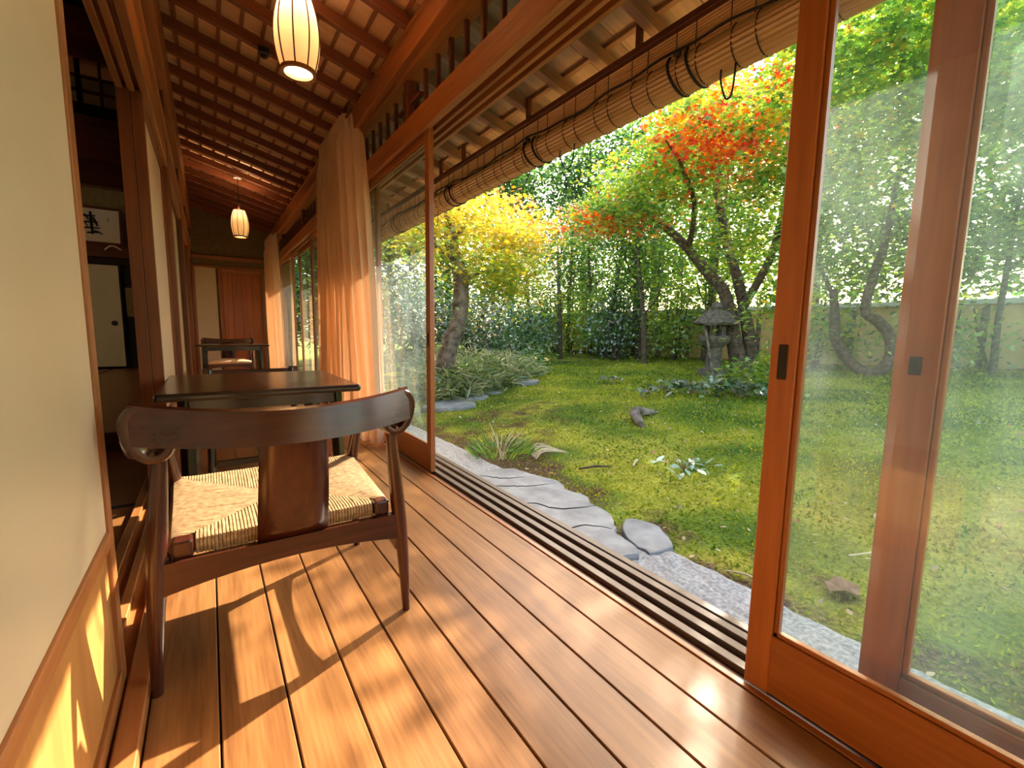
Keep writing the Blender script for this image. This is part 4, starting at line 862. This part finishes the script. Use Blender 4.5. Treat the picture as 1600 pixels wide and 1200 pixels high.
# ---- pale striped sasa grass clump
def grass_clump(name, label, blobs, cols, size, n, spread_up=.9):
    t = empty(name, (0, 0, 0), 0, label, 'plant'); P = []; A = []
    for (x, y, r, h, k) in blobs:
        a = RNG.uniform(0, 2*PI, k); rr = r*np.sqrt(RNG.random(k)); px = x+rr*np.cos(a); py = y+rr*np.sin(a); pz = gz(px, py)+h*RNG.random(k)*np.clip(1-(rr/r)**2*.55, .2, 1)
        P.append(np.stack([px, py, pz], -1)); d = RNG.normal(size=(k, 3)); d[:, 2] = np.abs(d[:, 2])*spread_up-.25; A.append(d)
    P = np.concatenate(P); A = np.concatenate(A); k = len(P)
    nr = np.cross(A, RNG.normal(size=(k, 3))); nr[:, 2] = np.abs(nr[:, 2])+.3
    leaf_mesh('blades', P, RNG.uniform(*size, k), nr, pal(cols, k), 'blade', M['leaf'], t, axis=A)
    return t
TPL['blade'] = np.array([(-.02, 0), (.02, 0), (.055, .4), (.03, .8), (0, 1.0), (-.03, .8), (-.055, .4)])
SAS = [(.20, .30, .10), (.34, .40, .20), (.50, .50, .32), (.12, .22, .06)]
grass_clump('striped_grass', 'big clump of pale striped bamboo grass below the yellow maple', [(3.7, 7.3, .75, .62, 2600), (4.5, 7.7, .85, .62, 3000), (5.3, 8.2, .85, .55, 2600), (3.3, 6.75, .45, .4, 800), (4.0, 8.3, .9, .85, 1500)], SAS, (.14, .30), 1)
def sprig(name, label, x, y, n, h, cols, size, tpl='leaf', stems=6, mat='leaf_dark', stem_mat='twig', sp=.16, up=1.0):
    t = empty(name, (0, 0, 0), 0, label, 'plant'); z0 = float(gz(x, y)); rg = random.Random(int(x*100))
    P = []
    for q in range(stems):
        a = rg.uniform(0, 6.28); e = (x+sp*math.cos(a)*rg.uniform(.4, 1), y+sp*math.sin(a)*rg.uniform(.4, 1), z0+h*rg.uniform(.6, 1)); trunk([(x, y, z0-.02), ((x+e[0])/2, (y+e[1])/2, z0+h*.6), e], [.006, .005, .002], t, stem_mat, 'stem', 5, 6)
        for _ in range(n//stems): P.append((e[0]+rg.gauss(0, .05+sp*.25), e[1]+rg.gauss(0, .05+sp*.25), max(z0+.02, e[2]-abs(rg.gauss(0, h*.3)))))
    P = np.array(P); leaf_mesh('leaves', P, RNG.uniform(*size, len(P)), RNG.normal(size=(len(P), 3))*.5+np.array((0, 0, up)), pal(cols, len(P)), tpl, M[mat], t)
sprig('low_plant', 'pale-leaved low plant standing in the yellow moss', 3.3, 2.25, 30, .12, [(.34, .55, .40), (.45, .62, .50)], (.07, .12), stems=6)
sprig('low_plant', 'dark leafy ground plant right of the garden middle', 6.0, 4.0, 150, .26, DRK+[(.20, .34, .20)], (.09, .15), stems=10, sp=.45)
sprig('low_plant', 'dark leafy ground plant next to the near door stile', 6.3, 3.45, 160, .28, DRK+[(.12, .24, .14)], (.09, .15), stems=10, sp=.42)
sprig('low_plant', 'small dark sprig in the moss left of the leafy ground plants', 5.25, 4.3, 26, .22, DRK, (.07, .11), stems=4, sp=.1)
sprig('low_plant', 'small dark sprig in the sunny moss at the back', 6.4, 6.0, 30, .16, DRK+GRN, (.07, .12), stems=5, sp=.22)
# fern with dry white stems near the kerb
t = empty('fern', (0, 0, 0), 0, 'green fern clump with bleached dry stems beside the kerb', 'plant'); fx, fy = 2.25, 3.5; fz = float(gz(fx, fy))
for q in range(9):
    a = random.uniform(-.8, 1.9); L_ = random.uniform(.18, .34); trunk([(fx+.04*math.cos(q), fy+.06*math.sin(q*2), fz), (fx+.10*math.cos(a), fy+.10*math.sin(a), fz+L_*.6), (fx+.24*math.cos(a), fy+.22*math.sin(a), fz+L_)], [.005, .004, .002], t, 'straw', 'dry_stem', 5, 6)
k = 260; a = RNG.uniform(0, 2*PI, k); rr = .30*np.sqrt(RNG.random(k)); P = np.stack([fx+rr*np.cos(a), fy+rr*np.sin(a), fz+.02+.10*RNG.random(k)], -1); A = np.stack([np.cos(a), np.sin(a), .5+RNG.random(k)], -1)
leaf_mesh('fronds', P, RNG.uniform(.07, .15, k), np.cross(A, RNG.normal(size=(k, 3))), pal(GRN+YGR[:1], k), 'blade', M['leaf'], t, axis=A)
t = empty('dry_grass', (0, 0, 0), 0, 'flattened tuft of pinkish dry grass right of the fern', 'plant'); dx, dy = 2.6, 3.32; dz_ = float(gz(dx, dy))
for q in range(16):
    a = .3+random.uniform(-.5, .5); o_ = random.uniform(-.12, .12); trunk([(dx-.12+o_*.3, dy+o_, dz_+.02), (dx+o_*.3, dy+.03+o_, dz_+.06+.03*random.random()), (dx+.22*math.cos(a), dy+o_+.2*math.sin(a), dz_+.03)], [.004, .004, .002], t, 'straw', 'stalk', 5, 6)
# fallen branch, root, sticks, dead leaf
t = empty('tree_root', (0, 0, 0), 0, 'grey weathered root breaking through the moss', 'root'); trunk([(4.1, 3.35, float(gz(4.1, 3.35))-.03), (4.18, 3.5, float(gz(4.18, 3.5))+.05), (4.32, 3.66, float(gz(4.3, 3.66))+.10), (4.60, 3.60, float(gz(4.6, 3.6))+.02)], [.03, .055, .065, .03], t, 'barkL', 'root_wood', 10, 12)
for i, (x, y, L_, a, lab) in enumerate(((2.72, 2.72, .30, -.35, 'short dark stick on the sunlit moss'), (3.1, 2.6, .2, .5, 'small twig lying right of the dark stick'), (2.15, 1.1, .16, 2.0, 'pale twig fallen near the kerb behind the near glass'), (2.9, .75, .42, -.5, 'thin pale bent twig on the moss seen through the near glass'))):
    t = empty('twig', (0, 0, 0), 0, lab, 'twig', 'fallen twigs on the moss'); z = float(gz(x, y)); trunk([(x-L_*.5*math.cos(a), y-L_*.5*math.sin(a), z+.015), (x, y, z+.03), (x+L_*.5*math.cos(a), y+L_*.5*math.sin(a), z+.02)], [.008, .011, .006] if i < 2 else [.004, .005, .003], t, 'bark' if i == 0 else 'straw', 'wood', 6, 6)
t = MB(); x, y = 2.40, .76; z = float(gz(x, y)); t.grid([[(x-.09, y+.02, z+.03), (x-.05, y+.06, z+.05), (x, y+.055, z+.03)], [(x-.06, y-.03, z+.05), (x-.01, y, z+.02), (x+.05, y+.05, z+.05)], [(x-.02, y-.07, z+.03), (x+.04, y-.05, z+.05), (x+.10, y-.01, z+.02)]])
tag(t.build('dead_leaf', M['deadleaf'], None, False, solid=.002), 'curled brown dead leaf on the moss behind the near glass', 'leaf')

# ---- moss tufts (near ground) and leaf litter
k = 110000; px = 2.05+RNG.random(k)**1.45*8.6; py = -1.2+RNG.random(k)*10.5; ns_ = .6*hnoise(px*1.1+2, py*1.1)+.5*hnoise(px*2.6, py*2.6)
bare = np.clip(1-(px-1.95)/.6, 0, 1)*.9+.7*np.exp(-((px-3.3)**2/1.2+(py-5.0)**2/1.4))+.5*np.exp(-((px-2.6)**2/.3+(py-3.3)**2/.3)); kp = RNG.random(k) > bare; px, py, ns_ = px[kp], py[kp], ns_[kp]; k = len(px)
P = np.stack([px, py, gz(px, py)+.012*hnoise(px*6, py*6)-.006], -1); A = RNG.normal(size=(k, 3))*.6; A[:, 2] = 1
tone = np.clip(.5+.55*ns_+RNG.normal(0, .22, k), 0, 1)[:, None]; c = np.array((.065, .17, .02))*(1-tone)+np.array((.56, .58, .07))*tone
TPL['tuft'] = np.array([(-.35, 0), (.35, 0), (.12, .7), (0, 1.0), (-.2, .65)])
leaf_mesh('moss_tufts', P, RNG.uniform(.012, .030, k)*(1+.14*(px-2)), np.cross(A, RNG.normal(size=(k, 3))), c, 'tuft', M['moss_tuft'], None, axis=A)
tag(bpy.data.objects['moss_tufts'], 'short soft moss tufts over the garden ground', 'moss', kind='stuff')
k = 2600; px = 1.9+RNG.random(k)**.85*8.8; py = -1+RNG.random(k)*11; P = np.stack([px, py, gz(px, py)+.03], -1)
leaf_mesh('leaf_litter', P, RNG.uniform(.02, .05, k), RNG.normal(size=(k, 3))*.35+np.array((0, 0, 1)), pal([(.55, .40, .24), (.42, .25, .13), (.70, .60, .45), (.5, .15, .06)], k), 'leaf', M['leaf'], None)
tag(bpy.data.objects['leaf_litter'], 'scattered fallen leaves over moss and soil', 'leaf litter', kind='stuff')
